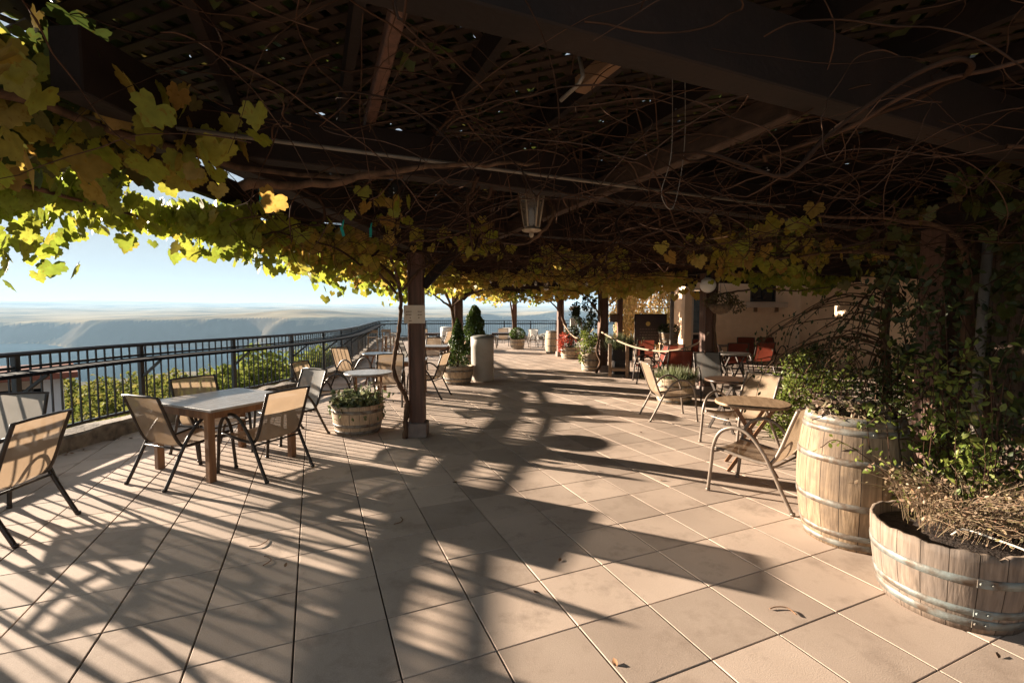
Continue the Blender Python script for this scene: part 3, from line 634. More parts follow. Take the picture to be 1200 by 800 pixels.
# roof cover above the lattice
pts=[]
for rc in RECTS:
    n=int((rc[1]-rc[0])*(rc[3]-rc[2])*170); pts.append(np.stack([RNG.uniform(rc[0],rc[1],n),RNG.uniform(rc[2],rc[3],n),RNG.uniform(3.04,3.28,n)],1))
roofp=np.vstack(pts)
def line_pts(n,a,b,w,z0,z1,zpow=1.0):
    t=RNG.uniform(0,1,n)[:,None]; a=np.array(a);b=np.array(b); p=a+(b-a)*t; q=np.zeros((n,3)); q[:,:2]=p+RNG.normal(0,w,(n,2)); q[:,2]=z1-(z1-z0)*RNG.uniform(0,1,n)**zpow; return q
def ragged(n,a,b,w,z0,z1,k=26):
    out=[]
    for _ in range(k):
        t=U(0,1); c=(a[0]+(b[0]-a[0])*t+random.gauss(0,w),a[1]+(b[1]-a[1])*t+random.gauss(0,w)); zb=z1-(z1-z0)*U(.25,1)
        m=n//k; q=np.zeros((m,3)); q[:,0]=c[0]+RNG.normal(0,.13,m); q[:,1]=c[1]+RNG.normal(0,.13,m); q[:,2]=z1-(z1-zb)*RNG.uniform(0,1,m); out.append(q)
    return np.vstack(out)
green=np.vstack([
 ragged(520,(-3.4,2.4),(-2.62,2.9),.15,1.74,2.6,22), ragged(120,(-2.75,3.0),(-2.3,3.6),.07,2.2,2.42,10),
 ragged(190,(-2.35,3.5),(-2.3,4.1),.10,2.1,2.5,13), ragged(560,(-2.3,4.1),(-2.3,6.0),.15,2.0,2.5,28), ragged(480,(-2.3,6),(-2.25,9.5),.18,1.8,2.45,24),
 ragged(110,(-2.2,9.5),(-1.9,14),.25,1.95,2.4,16), ragged(350,(-1.2,21.5),(1.2,22.3),.4,1.95,2.9,14), ragged(160,(.3,18.5),(.9,19.5),.3,2.0,2.7,8),
 ragged(420,(4.4,8.6),(7.2,10.6),.25,2.02,2.45,20), ragged(200,(2.0,14),(3.6,16),.3,2.05,2.6,12)])
yellow=np.vstack([
 ragged(820,(-2.2,4.2),(-1.5,8.6),.22,2.03,2.5,30), ragged(420,(-1.5,7.6),(-1.2,11.6),.25,1.98,2.45,18), ragged(340,(-1.6,12.5),(.2,21),.35,1.98,2.5,22),
 ragged(330,(-.6,9.8),(3.4,10.6),.3,2.25,2.5,20), ragged(620,(2.3,12.2),(1.5,18.5),.45,2.0,2.6,26), ragged(560,(3.45,9.8),(2.5,12.6),.35,2.0,2.5,24),
 ragged(120,(-2.6,1.75),(-1.5,2.3),.18,2.15,2.6,14), ragged(130,(-2.3,1.5),(-1.6,2.1),.2,2.25,2.65,16), ragged(50,(-1.9,2.1),(-1.25,2.5),.1,2.15,2.6,9), ragged(260,(-1.0,4.5),(1.8,8.5),.6,2.25,2.55,26), ragged(240,(2.2,4.5),(4.2,7.5),.5,2.05,2.5,24), ragged(500,(-1.5,20),(2.0,20.5),.4,2.05,2.9,20)])
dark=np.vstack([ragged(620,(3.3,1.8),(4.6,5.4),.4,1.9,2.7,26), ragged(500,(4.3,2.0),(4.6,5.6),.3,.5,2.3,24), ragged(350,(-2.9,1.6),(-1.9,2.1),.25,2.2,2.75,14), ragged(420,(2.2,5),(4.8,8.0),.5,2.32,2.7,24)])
def distribute(P,name,size,m_,kind,mode):
    o=own(P)
    for i,v_ in enumerate(vines):
        q=P[o==i]
        if len(q): leaves(name,q-np.array([VT[i][1],VT[i][2],0]),size,m_,v_,kind,mode)
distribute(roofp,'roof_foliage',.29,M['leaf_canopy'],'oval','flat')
distribute(green,'green_leaves',.105,M['leaf_green'],'grape','hang')
distribute(yellow[yellow[:,1]<9],'yellow_leaves',.11,M['leaf_yellow'],'grape','hang')
distribute(yellow[yellow[:,1]>=9],'lit_autumn_leaves',.135,leafmat('vine_leaf_autumn_lit',[(.30,.32,.05),(.48,.38,.07),(.50,.30,.07),(.42,.38,.07),(.36,.21,.06)],.5),'grape','hang')  # brighter leaf colour stands in for sunlight the roof blocks
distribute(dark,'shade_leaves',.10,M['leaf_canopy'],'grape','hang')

# ------------------------------------------------------------------ sling chairs
def make_chair(name,label,cat,fm,frm,grp):
    t=thing(name,label,cat,(0,0,0),0,grp)
    side=catmull([(0,.27,.405),(0,.20,.40),(0,.0,.372),(0,-.17,.365),(0,-.235,.40),(0,-.29,.51),(0,-.355,.70),(0,-.415,.865)],6)
    k=next(i for i,p in enumerate(side) if p.y<-.205)
    def strip(P,w0=.232,th=.006):
        m=MB(); n=len(P); W=7; vs=[]
        for i,p in enumerate(P):
            tt=(P[min(i+1,n-1)]-P[max(i-1,0)]).normalized(); nn=Vector((0,-tt.z,tt.y)) 
            for q in range(W):
                u=-1+2*q/(W-1); s_=.018*(1-u*u)
                vs.append((u*w0,p.y-nn.y*s_*-1*0+nn.y*-s_*0+(0 if abs(nn.z)>.7 else 0)-s_*(0 if abs(nn.z)>.7 else 1),p.z-s_*(1 if abs(nn.z)>.7 else 0)))
        m.add(vs,[(i*W+q,i*W+q+1,(i+1)*W+q+1,(i+1)*W+q) for i in range(n-1) for q in range(W-1)],True); return m
    strip(side[:k+1]).build('seat',fm,t); strip(side[k:]).build('backrest',fm,t)
    for s_ in (-1,1):
        m=MB(); m.tube([(s_*.245,p.y,p.z) for p in side],.0155,8); m.build('side_rail',frm,t)
        bow=catmull([(s_*.285,.31,0),(s_*.285,.285,.25),(s_*.285,.265,.44),(s_*.288,.20,.575),(s_*.29,.07,.635),(s_*.288,-.06,.59),(s_*.282,-.17,.46),(s_*.275,-.235,.34),(s_*.275,-.32,.17),(s_*.275,-.41,0)],5)
        m=MB(); m.tube(bow,.0165,8); m.lathe([(.02,0),(.02,.025)],8,(s_*.285,.31,0)); m.lathe([(.02,0),(.02,.025)],8,(s_*.275,-.41,0)); m.build('arm_and_legs',frm,t)
    m=MB(); m.tube([(-.28,.275,.375),(-.1,.275,.36),(.1,.275,.36),(.28,.275,.375)],.010,7); m.build('crossbar',frm,t); m=MB(); m.tube([(-.276,-.235,.345),(.276,-.235,.345)],.010,7); m.build('crossbar',frm,t)
    m=MB(); m.tube([(-.255,-.42,.868),(-.12,-.432,.876),(.12,-.432,.876),(.255,-.42,.868)],.011,7); m.build('top_rail',frm,t)
    return t
LEDGE='tan sling chairs on the left side'
protos={}
def chair(kind,x,y,fx,fy,label,grp):
    rz=math.atan2(fy,fx)-PI/2
    if kind not in protos:
        fm={'tan':M['tan'],'tan2':M['tan'],'grey':M['grey'],'white':M['white'],'red':M['red']}[kind]
        frm=M['frame_taupe'] if kind in('tan2','white') else M['frame']
        t=make_chair('sling_chair',label,'chair',fm,frm,grp); t.location=(x,y,0); t.rotation_euler=(0,0,rz); protos[kind]=t; return t
    return dup(protos[kind],(x,y,0),rz,label,grp)
g='tan sling chairs'
chair('tan',-3.93,3.42,-.985,-.12,'tan sling chair with dark frame cut by the left frame edge, back to viewer',g)
chair('tan',-3.31,4.70,.36,.93,'tan sling chair tucked under the near left corner of the square table',g)
chair('tan',-2.63,4.86,-.908,.418,'tan sling chair on the right side of the square table, casting a long shadow',g)
chair('tan',-3.50,5.40,.85,-.52,'tan sling chair between square table and railing, railing seen through its mesh',g)
chair('tan',-3.55,10.4,.9,-.45,'tan sling chair facing right beside the small far round table by the railing',g)
chair('tan',-2.25,8.4,.12,-1,'tan sling chair facing the camera behind the pale round table and vine trunk',g)
chair('tan',-1.69,9.2,-.97,.2,'tan sling chair just right of the sign post, turned left towards its table',g)
chair('tan',-2.98,7.4,1,-.1,'tan sling chair mostly hidden behind the grey sling chair near the half barrel',g)
chair('tan',-1.75,13.3,-1,0,'tan sling chair behind the small conifer, back edge beside the beige bin',g)
chair('tan',-2.45,14.3,0,-1,'small tan sling chair facing camera across the far table right of the sign post',g)
chair('tan',-3.1,20.6,-.9,.3,'tan sling chair standing in front of the far white bin',g)
chair('tan',-.45,23.6,0,-1,'tan sling chair at the long dark table near the boxwood planter',g)
chair('tan',-4.4,23.0,.2,-1,'tan sling chair beside the far railing, seen left of the vine trunk',g)
g2='taupe framed sling chairs on the right'
chair('tan2',2.24,4.2,-.62,.78,'tan sling chair with taupe arms in front of the tall wine barrel',g2)
chair('tan2',2.80,5.75,-.93,-.36,'tan sling chair with light spots on its back behind the right round table',g2)
chair('tan2',2.5,7.3,1,.02,'tan sling chair seen from the side before the spiky plant barrel',g2)
g3='grey sling chairs'
chair('grey',-4.62,4.05,.35,-.94,'grey sling chair cut by the left frame edge, against the railing',g3)
chair('grey',-2.95,6.1,-.5,-.87,'grey sling chair between the square table and the half barrel of greenery',g3)
chair('grey',3.8,8.8,-.12,-1,'grey sling chair with high back behind the dark round table on the right',g3)
chair('grey',-2.75,13.2,1,0,'grey sling chair seen edge on just right of the sign post',g3)
chair('grey',-5.0,19.4,-.2,1,'grey sling chair with its back to the viewer near the bar stools',g3)
g4='sunlit-toned grey sling chairs by the far railing'
for x,y,fx,fy,l in ((-1.05,22.2,1,.1,'sunlit-toned grey sling chair just above the beige bin lid'),(.82,22.4,-.6,-.8,'sunlit-toned grey sling chair right beside the boxwood planter'),(1.22,22.5,.5,-.9,'sunlit-toned grey sling chair in the middle of the three right of the boxwood'),(1.80,22.6,-1,.15,'sunlit-toned grey sling chair nearest the red flowers, turned left'),(.2,25.6,0,-1,'sunlit-toned grey sling chair behind the far pergola post'),(-.2,25.2,.2,-1,'sunlit-toned grey sling chair behind the long dark table, left of the far post')):
    chair('white',x,y,fx,fy,l,g4)
g5='red sling chairs'
for x,y,fx,fy,l in ((5.95,12.45,.25,1,'red sling chair with its back to us, right of the grey sling chair'),(5.45,11.9,1,.25,'red sling chair seen side on with its pink sunlit edge'),(6.75,12.8,0,1,'red sling chair back to us, second from the right in the wall group'),(7.35,14.6,-.4,-1,'red sling chair against the cream wall, left below the window'),(8.15,14.6,0,-1,'red sling chair against the cream wall, right below the window'),(3.95,14.0,.1,1,'red sling chair behind the rope, in front of the menu board'),(3.25,11.1,-1,.1,'red sling chair seen side on behind the rope and barrier'),(3.5,9.98,.05,1,'red sling chair directly behind the spiky plant barrel'),(4.0,11.9,.0,1,'red sling chair one place behind the spiky plant barrel'),(5.4,13.6,-.6,-.8,'pink sunlit red sling chair left of the hanging basket post')):
    chair('red',x,y,fx,fy,l,g5)

# ------------------------------------------------------------------ tables
t=thing('square_table','weathered wooden table with slatted top among the tan chairs','table',(-3.13,5.08,0),math.atan2(.89,.44)-PI/2)
mb=MB()
for k in range(9): mb.box((-.49+.1225*k,0,.71),(.1195,1.0,.024),bev=.002)
mb.build('tabletop',M['teak_grey'],t)
for c_a,d_a in (((0,-.455,.657),(.86,.03,.082)),((0,.455,.657),(.86,.03,.082)),((-.445,0,.657),(.03,.86,.082)),((.445,0,.657),(.03,.86,.082))): mb=MB(); mb.box(c_a,d_a); mb.build('apron',M['teak'],t)
for sx in(-1,1):
    for sy in(-1,1): mb=MB(); mb.box((sx*.445,sy*.455,.349),(.068,.068,.697),bev=.004); mb.build('leg',M['teak'],t)
def round_table(x,y,r,top,legm,label,rz=0,z=.72,slats=False):
    t=thing('round_table',label,'table',(x,y,0),rz); mb=MB(); mb.lathe([(r-.01,z-.03),(r,z-.025),(r,z-.005),(r-.008,z)],36); mb.build('tabletop',top,t)
    for s_ in(-1,1):
        mb=MB(); mb.bar((s_*r*.55,-r*.62,0),(s_*r*.55,r*.5,z-.035),.034,.02,up=(1,0,0)); mb.build('leg',legm,t)
        mb=MB(); mb.bar((s_*r*.48,r*.62,0),(s_*r*.48,-r*.5,z-.035),.034,.02,up=(1,0,0)); mb.build('leg',legm,t)
    for yy,zz in ((0,.36),(-r*.45,z-.05),(r*.45,z-.05)): mb=MB(); mb.bar((-r*.6,yy,zz),(r*.6,yy,zz),.026,.026); mb.build('stretcher',legm,t)
    return t
round_table(-2.27,7.35,.37,M['teak_grey'],M['teak'],'pale round folding table directly behind the half barrel of greenery',.3)
round_table(-3.15,10.9,.35,M['teak_grey'],M['teak'],'smaller pale round folding table farther back by the railing',-.3)
round_table(2.52,4.86,.36,M['teak_tan'],M['teak'],'sunlit wooden round folding table beside the tall wine barrel',1.2)
round_table(3.08,6.55,.34,M['table_dark'],M['frame'],'dark topped round table before the grey high backed chair',.5)
round_table(6.4,13.6,.42,M['table_dark'],M['frame'],'dark round table among the red chairs near the cream wall',.2)
round_table(5.15,10.9,.40,M['teak_grey'],M['frame'],'greyish round table between the grey chair and red chairs',.2)
def long_table(x,y,sx,sy,top,legm,label,rz=0):
    t=thing('rectangular_table',label,'table',(x,y,0),rz); mb=MB(); n=max(4,int(sy/.12))
    for k in range(n): mb.box((0,-sy/2+sy/n*(k+.5),.71),(sx,sy/n-.006,.026))
    mb.build('tabletop',top,t)
    for q in (-1,1): mb=MB(); mb.box((0,q*(sy/2-.06),.655),(sx-.16,.03,.075)); mb.build('apron',legm,t)
    for a in(-1,1):
        for b in(-1,1): mb=MB(); mb.box((a*(sx/2-.06),b*(sy/2-.06),.348),(.06,.06,.696)); mb.build('leg',legm,t)
long_table(-2.2,9.35,.95,.85,M['teak_grey'],M['teak'],'square grey wooden table behind the sign post',.1)
long_table(-2.25,13.4,.85,.8,M['teak_grey'],M['teak'],'pale table farther back to the right of the sign post',.0)
long_table(-.45,22.4,1.05,.8,M['table_dark'],M['frame'],'dark long table left of the boxwood planter')
long_table(-3.9,22.2,.9,.8,M['table_dark'],M['frame'],'dark table near the far railing left of the white bin')
# bar stools
st=None
for x,y,rz,l in ((-5.25,17.6,.3,'wooden bar stool at the drink shelf, left of the pair'),(-4.9,18.5,-.2,'wooden bar stool at the drink shelf, right of the pair')):
    if st is None:
        st=thing('bar_stool',l,'stool',(x,y,0),rz,'wooden bar stools'); mb=MB(); mb.box((0,0,.74),(.38,.36,.035),bev=.01); mb.build('seat',M['teak_tan'],st)
        for a in(-1,1):
            for b in(-1,1): mb=MB(); mb.bar((a*.2,b*.19,0),(a*.15,b*.14,.725),.045,.045); mb.build('leg',M['teak_tan'],st)
        
        for b in(-1,1):
            mb=MB(); mb.bar((-.18,b*.175,.25),(.18,b*.175,.25),.03,.03); mb.build('stretcher',M['teak_tan'],st)
            mb=MB(); mb.bar((b*.19,-.17,.38),(b*.19,.17,.38),.03,.03); mb.build('stretcher',M['teak_tan'],st)
        mb=MB(); mb.bar((-.16,-.16,.76),(-.17,-.2,1.02),.035,.035); mb.bar((.16,-.16,.76),(.17,-.2,1.02),.035,.035); mb.box((0,-.2,.97),(.38,.03,.11)); mb.build('backrest',M['teak_tan'],st)
    else: dup(st,(x,y,0),rz,l)

# ------------------------------------------------------------------ barrels
def barrel(x,y,label,m_,hoops,h=.93,r0=.292,rm=.348,rz=0,hm='hoop',soilz=None,notch=True):
    t=thing('wine_barrel',label,'barrel',(x,y,0),rz); n=20; prof=[]
    for k in range(n+1):
        u=k/n; prof.append((r0+(rm-r0)*(1-(2*u-1)**2),h*u))
    mb=MB(); mb.lathe(prof,72,cap0=True,cap1=False); inner=[(r0,h),(r0-.022,h-.001),(r0-.022,h-.09)]; mb.lathe(inner,72,cap0=False,cap1=False,smooth=False); mb.build('staves',m_,t)
    rad=lambda z: r0+(rm-r0)*(1-(2*z/h-1)**2)
    for z0,z1 in hoops:
        mb=MB(); mb.lathe([(rad(z0)-.003,z0),(rad(z0)+.004,z0),(rad(z1)+.004,z1),(rad(z1)-.003,z1)],72,cap0=False,cap1=False,smooth=True)
        zz=(z0+z1)/2
        for a in (-2.25,-2.19): mb.lathe([(.007,-.004),(.004,.004)],8,((rad(zz)+.005)*math.cos(a),(rad(zz)+.005)*math.sin(a),zz))
        mb.build('hoop',M[hm],t)
    mb=MB(); zs=soilz or h-.05; mb.lathe([(r0-.021,zs),(r0*.6,zs+.02),(.02,zs+.03)],32,cap0=False); mb.build('soil',M['soil'],t); return t
def half_barrel(x,y,label,m_,hm='hoop',h=.43,rt=.35,rb=.29,rz=0,hoops=((.30,.345),(.115,.155),(.02,.065)),chip=False):
    t=thing('half_barrel_planter',label,'planter',(x,y,0),rz); rad=lambda z: rb+(rt-rb)*(1-(1-z/h)**2)
    prof=[(rad(h*k/10),h*k/10) for k in range(11)]+[(rt-.024,h),(rt-.026,h-.12)]
    mb=MB(); mb.lathe(prof,80,cap1=False)
    if chip:
        for i,v in enumerate(mb.v):
            if v[2]>h-.01:
                a=math.atan2(v[1],v[0]); dz=.004*math.sin(a*9)+.004*math.sin(a*23)
                if abs(a-(-2.25))<.05: dz-=.02
                mb.v[i]=(v[0],v[1],v[2]+dz)
    mb.sm=[True]*len(mb.sm); ob_=mb.build('staves',m_,t)
    for z0,z1 in hoops:
        mb=MB(); mb.lathe([(rad(z0)-.003,z0),(rad(z0)+.004,z0),(rad(z1)+.004,z1),(rad(z1)-.003,z1)],80,cap0=False,cap1=False)
        o=mb.build('hoop',M[hm],t); a=-2.42; zz=(z0+z1)/2; mb=MB(); rr_=rad(zz)+.006
        p0=Vector((rr_*math.cos(a-.11),rr_*math.sin(a-.11),zz)); p1=Vector((rr_*math.cos(a+.11),rr_*math.sin(a+.11),zz-.002)); nn=Vector((math.cos(a),math.sin(a),0))
        mb.bar(p0,p1,(z1-z0)*.95,.005,up=nn)
        for da in (-.07,.06): 
            c=Vector((rr_*math.cos(a+da),rr_*math.sin(a+da),zz))+nn*.003; u=Vector((-nn.y,nn.x,0)); mb.tube([c,c+nn*.006],[.009,.006],8)
        mb.build('rivet_lap',M[hm],o)
    mb=MB(); mb.lathe([(rt-.03,h-.06),(rt*.65,h-.045),(.02,h-.03)],32,cap0=False); mb.build('soil',M['soil'],t); return t
barrel(2.50,3.38,'tall upright oak wine barrel planter with steel hoops on the right',M['stave'],((.02,.06),(.085,.125),(.30,.345),(.605,.65),(.81,.85),(.87,.925)),rz=.4)
half_barrel(2.50,2.60,'large weathered half barrel planter in the right foreground',M['stave_grey'],'hoop_green',h=.435,rt=.365,rb=.31,chip=True,hoops=((.265,.31),(.10,.14),(.035,.08)),rz=.5)
half_barrel(-2.15,6.45,'half barrel planter of trailing greenery left of the sign post',M['stave_pale'],h=.40)
half_barrel(-1.28,10.95,'half barrel planter holding the small conifer',M['stave_pale'],h=.42,rt=.37)
half_barrel(-1.18,14.1,'half barrel planter under the tall dark conifer, half hidden by the bin',M['stave_pale'],h=.42)
half_barrel(.25,21.7,'half barrel planter holding the clipped boxwood ball',M['stave_pale'],h=.46)
half_barrel(2.12,17.0,'half barrel planter with red flowers by the far right post',M['stave_pale'],h=.42,rt=.37)
half_barrel(2.28,13.4,'pale narrow barrel planter of green foliage beside the brown sign post',M['stave_pale'],h=.52,rt=.29,rb=.27)
half_barrel(3.02,8.65,'pale half barrel of spiky grass behind the side-on tan chair',M['stave_pale'],h=.46,rt=.37)
barrel(1.72,19.4,'whitish upright barrel standing beyond the red flowers',M['stave_pale'],((.05,.09),(.3,.34),(.6,.64),(.85,.9)),h=.92)
half_barrel(5.0,14.9,'planter tub raised on a wooden stand before the golden creeper',M['stave'],h=.34,rt=.30,rb=.26).location.z=.70
stn=thing('plant_stand','wooden plant stand carrying the raised planter tub','stand',(5.0,14.9,0)); mb=MB(); mb.box((0,0,.68),(.5,.5,.036)); mb.build('top',M['teak_tan'],stn)
for a in(-1,1):
    for b in(-1,1): mb=MB(); mb.box((a*.2,b*.2,.33),(.055,.055,.66)); mb.build('leg',M['teak_tan'],stn)

# ------------------------------------------------------------------ planting
def plant(name,label,loc,P,size,lm,kind='oval',mode='any',stems=None,cat='plant',group=None):
    t=thing(name,label,cat,loc,0,group)
    if stems:
        mb=MB()
        for s_ in stems: mb.tube(s_[0],s_[1],4,caps=False)
        mb.build('stems',stems[0][2] if len(stems[0])>2 else M['twig'],t)
    leaves('foliage',P,size,lm,t,kind,mode); return t
def sprout(n,r,h,spread,th=.003):
    out=[]
    for _ in range(n):
        a=U(0,2*PI); q=U(0,r); p=Vector((math.cos(a)*q,math.sin(a)*q,0)); b=U(0,2*PI)*.3+a; s_=U(.2,1)*spread; hh=h*U(.5,1)
        out.append((catmull([p,p+Vector((math.cos(b)*s_*.35,math.sin(b)*s_*.35,hh*.65)),p+Vector((math.cos(b)*s_,math.sin(b)*s_,hh*U(.7,1.05)))],4),th))
    return out
def along(st,n,j=.02,t0=.3):
    P=[]
    for s_ in st:
        pts_=s_[0]; m=len(pts_)
        for _ in range(n): 
            i=random.randrange(int(m*t0),m); p=pts_[i]; P.append((p.x+random.gauss(0,j),p.y+random.gauss(0,j),p.z+random.gauss(0,j)))
    return np.array(P)
def trailing(r,z,n,drop):
    P=[]
    for _ in range(n):
        a=U(0,2*PI); q=r*U(.2,1.12); P.append((math.cos(a)*q,math.sin(a)*q,z+U(-.02,.11)-(drop*U(0,1) if q>r*.98 else 0)))
    return np.array(P)
s1=sprout(44,.28,.26,.26); plant('trailing_plant','variegated trailing greenery spilling from the half barrel by the sign post',(-2.15,6.45,.36),np.vstack([trailing(.34,.02,520,.22),along(s1,8,.03)]),.075,M['leaf_pale'],stems=s1)
s1=sprout(26,.18,.15,.22,.004); plant('sedum','pinkish sedum growing on top of the tall wine barrel',(2.46,3.34,.88),np.vstack([along(s1,9,.025),blob(260,(0,0,.05),(.27,.25,.09))]),.055,M['leaf_sedum'],stems=s1)
# dry shrub and climber of the foreground tub
s1=sprout(420,.29,.33,.36,.0014); s1=[(a,b,M['grass_dry']) for a,b in s1]
dr=plant('dry_shrub','dry straw coloured twiggy shrub in the foreground half barrel',(2.62,2.64,.40),np.vstack([along(s1,3,.02,.3)]),.026,M['grass_dry'],stems=s1)
s2=[]
for _ in range(44):
    x,y=U(-.02,.5),U(-.08,.42); h=U(.35,1.05)*random.choice((.6,1,1)); dx,dy=U(-.32,.2),U(-.15,.2)
    s2.append((catmull([(x,y,0),(x+dx*.3+U(-.08,.08),y+dy*.3,h*.5),(x+dx+U(-.08,.08),y+dy,h),(x+dx*1.5+U(-.1,.1),y+dy*1.4,h*U(.75,1.0))],6),.0028))
plant('honeysuckle','bright leaved climbing honeysuckle rising from the foreground half barrel',(2.55,2.75,.36),along(s2,26,.035,.1),.05,M['leaf_bright'],stems=s2)
s3=[]
for _ in range(32):
    x,y=U(.05,1.0),U(-.5,.9); h=U(.9,2.2); s3.append((catmull([(x,y,0),(x+U(-.15,.15),y+U(-.1,.1),h*.5),(x+U(-.35,.2),y+U(-.2,.2),h),(x+U(-.6,.2),y+U(-.2,.2),h*U(.7,.95))],6),.004))
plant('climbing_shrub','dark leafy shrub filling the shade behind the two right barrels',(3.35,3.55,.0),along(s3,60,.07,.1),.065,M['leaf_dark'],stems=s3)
# arching weeping shrub
ws=thing('weeping_shrub','arching shrub with drooping branches against the cream wall','shrub',(4.62,5.75,0)); mb=MB(); mb.tube(catmull([(0,0,0),(.05,.02,.7),(-.03,0,1.4),(.05,0,2.1)],6),[.06-.0015*i for i in range(19)],8)
bp=[]
for _ in range(36):
    a=U(PI*.55,PI*1.4); L=U(.5,1.55); z0=U(1.0,1.9); q=catmull([(0,0,z0),(math.cos(a)*L*.45,math.sin(a)*L*.45,z0+.10),(math.cos(a)*L,math.sin(a)*L,z0-U(.15,.45)),(math.cos(a)*L*1.15,math.sin(a)*L*1.15,z0-U(.5,.9))],6); mb.tube(q,[.011*(1-.045*k) for k in range(len(q))],5); bp.append((q,0))
mb.build('branches',M['vine'],ws); leaves('foliage',along(bp,18,.06,.3),.05,M['leaf_dark'],ws,'oval','hang')
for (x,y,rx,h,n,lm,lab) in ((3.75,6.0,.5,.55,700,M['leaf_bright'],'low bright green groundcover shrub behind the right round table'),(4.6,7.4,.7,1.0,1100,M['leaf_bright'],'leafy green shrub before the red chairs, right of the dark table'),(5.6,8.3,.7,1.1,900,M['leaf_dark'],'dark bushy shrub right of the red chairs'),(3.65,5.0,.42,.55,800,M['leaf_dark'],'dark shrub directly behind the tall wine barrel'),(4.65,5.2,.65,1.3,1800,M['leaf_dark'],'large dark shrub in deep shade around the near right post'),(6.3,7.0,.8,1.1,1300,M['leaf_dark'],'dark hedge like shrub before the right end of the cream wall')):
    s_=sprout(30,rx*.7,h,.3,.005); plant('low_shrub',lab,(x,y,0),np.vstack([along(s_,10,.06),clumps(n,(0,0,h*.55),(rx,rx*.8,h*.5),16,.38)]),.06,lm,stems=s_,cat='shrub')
# conifers, boxwood, flowers, grasses
def cone(n,r,z0,z1,bulge=.25):
    u=RNG.uniform(0,1,n)**.8; a=RNG.uniform(0,2*PI,n); lump=1+.20*np.sin(a+u*22)+.14*np.sin(a*3-u*14)
    rr_=r*((1-u)**.75*(1-bulge)+bulge*np.sqrt(np.clip(1-u,0,1)))*lump*RNG.uniform(.7,1.0,n)
    return np.stack([rr_*np.cos(a),rr_*np.sin(a),z0+(z1-z0)*u],1)
def conifer(label,loc,r,h,n,size,bulge):
    t=thing('conifer',label,'conifer',loc); mb=MB(); mb.tube([(0,0,0),(0,0,h*.9)],[.03,.006],7); mb.build('trunk',M['vine'],t); leaves('crown',cone(n,r,.04,h,bulge),size,M['conifer'],t,'quad','grow'); return t
conifer('small narrow conifer in the half barrel by the beige bin',(-1.27,10.9,.38),.29,1.14,3600,.055,.1)
conifer('tall broad dark conifer behind the second left post',(-1.13,14.1,.38),.45,1.5,6500,.075,.9)
plant('boxwood','clipped round boxwood in the far half barrel',(.25,21.7,.42),np.vstack([blob(1500,(0,0,.28),(.38,.38,.30),.75)]),.06,M['boxwood'],stems=[([(0,0,0),(0,0,.3)],.02)])
s1=sprout(40,.2,.6,.35); plant('red_flowers','red blooming plant in the far right half barrel',(2.05,16.9,.38),np.vstack([along(s1,5,.04,.5),blob(150,(-.28,-.05,.1),(.14,.15,.3),.2)]),.085,M['flower_red'],stems=s1)
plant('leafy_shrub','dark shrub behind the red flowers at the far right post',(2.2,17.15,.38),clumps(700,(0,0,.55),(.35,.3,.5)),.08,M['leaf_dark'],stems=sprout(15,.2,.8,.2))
s1=sprout(40,.2,.7,.4); plant('leafy_plant','bright green leafy plant in the pale narrow barrel',(2.25,13.35,.46),np.vstack([along(s1,9,.05),clumps(380,(-.05,-.05,.38),(.33,.3,.42)),blob(60,(-.28,-.12,-.1),(.1,.1,.2),.2)]),.075,M['leaf_bright'],stems=s1)
plant('bay_shrub','dark tall shrub standing left of the brown sign post',(2.12,13.75,.46),clumps(1400,(0,0,1.15),(.36,.3,.62),18,.36),.075,M['leaf_dark'],stems=[([(0,0,0),(.03,0,.9)],.025),([(0,0,.6),(-.2,0,1.3)],.012)])
def spiky(label,loc,n,L,lm):
    t=thing('spiky_grass',label,'grass plant',loc); P=np.stack([RNG.normal(0,.15,n),RNG.normal(0,.15,n),np.zeros(n)],1)
    a=RNG.uniform(0,2*PI,n); e=RNG.uniform(-.1,1.25,n); tt=np.stack([np.cos(a)*np.cos(e),np.sin(a)*np.cos(e),np.sin(e)],1); b=np.stack([-np.sin(a),np.cos(a),np.zeros(n)],1); nr=np.cross(b,tt)
    leaves('blades',P,L,lm,t,'blade','grow',fr=(b,tt,nr)); return t
spiky('spiky variegated grass in the pale half barrel behind the side-on chair',(3.02,8.65,.42),1000,.22,M['leaf_pale'])
spiky('tufty grass in the black box planter behind the rope',(2.98,12.75,.72),900,.36,M['leaf_pale'])
plant('potted_fern','dark green plant in the tub raised on the wooden stand',(5.0,14.9,1.02),blob(420,(0,0,.12),(.36,.36,.20),.5),.08,M['leaf_dark'],stems=sprout(12,.1,.2,.2))
bx=MB(); bx.box((2.98,12.75,.55),(.55,.4,.36),bev=.01); bx.box((2.98,12.75,.18),(.42,.32,.36)); tag(bx.build('planter_box',M['black']),'black box planter holding tufty grass behind the rope','planter')

# golden creeper on a lattice screen
gc=thing('creeper_screen','trellis screen covered by golden creeper in sunlight','trellis',(6.1,20.6,0)); mb=MB()
for k in range(9): mb.box((-1.5+.375*k,0,1.8),(.05,.04,3.6))
for k in range(9): mb.box((0,-.03,.2+.42*k),(3.1,.03,.05))
mb.build('trellis',M['wood_post'],gc); leaves('foliage',np.vstack([clumps(7200,(0,-.12,2.1),(1.95,.25,2.0),80,.2),line_pts(4500,(-1.6,-.08),(1.6,-.08),.08,.2,4.0)]),.14,M['gold_vine'],gc,'oval','hang')
plant('golden_shrub','golden bush in sunlight right of the creeper screen',(8.3,20.2,0),clumps(1500,(0,0,1.5),(.75,.5,1.3),18,.36),.11,M['gold_vine'],stems=sprout(20,.3,2.0,.5,.012),cat='shrub')

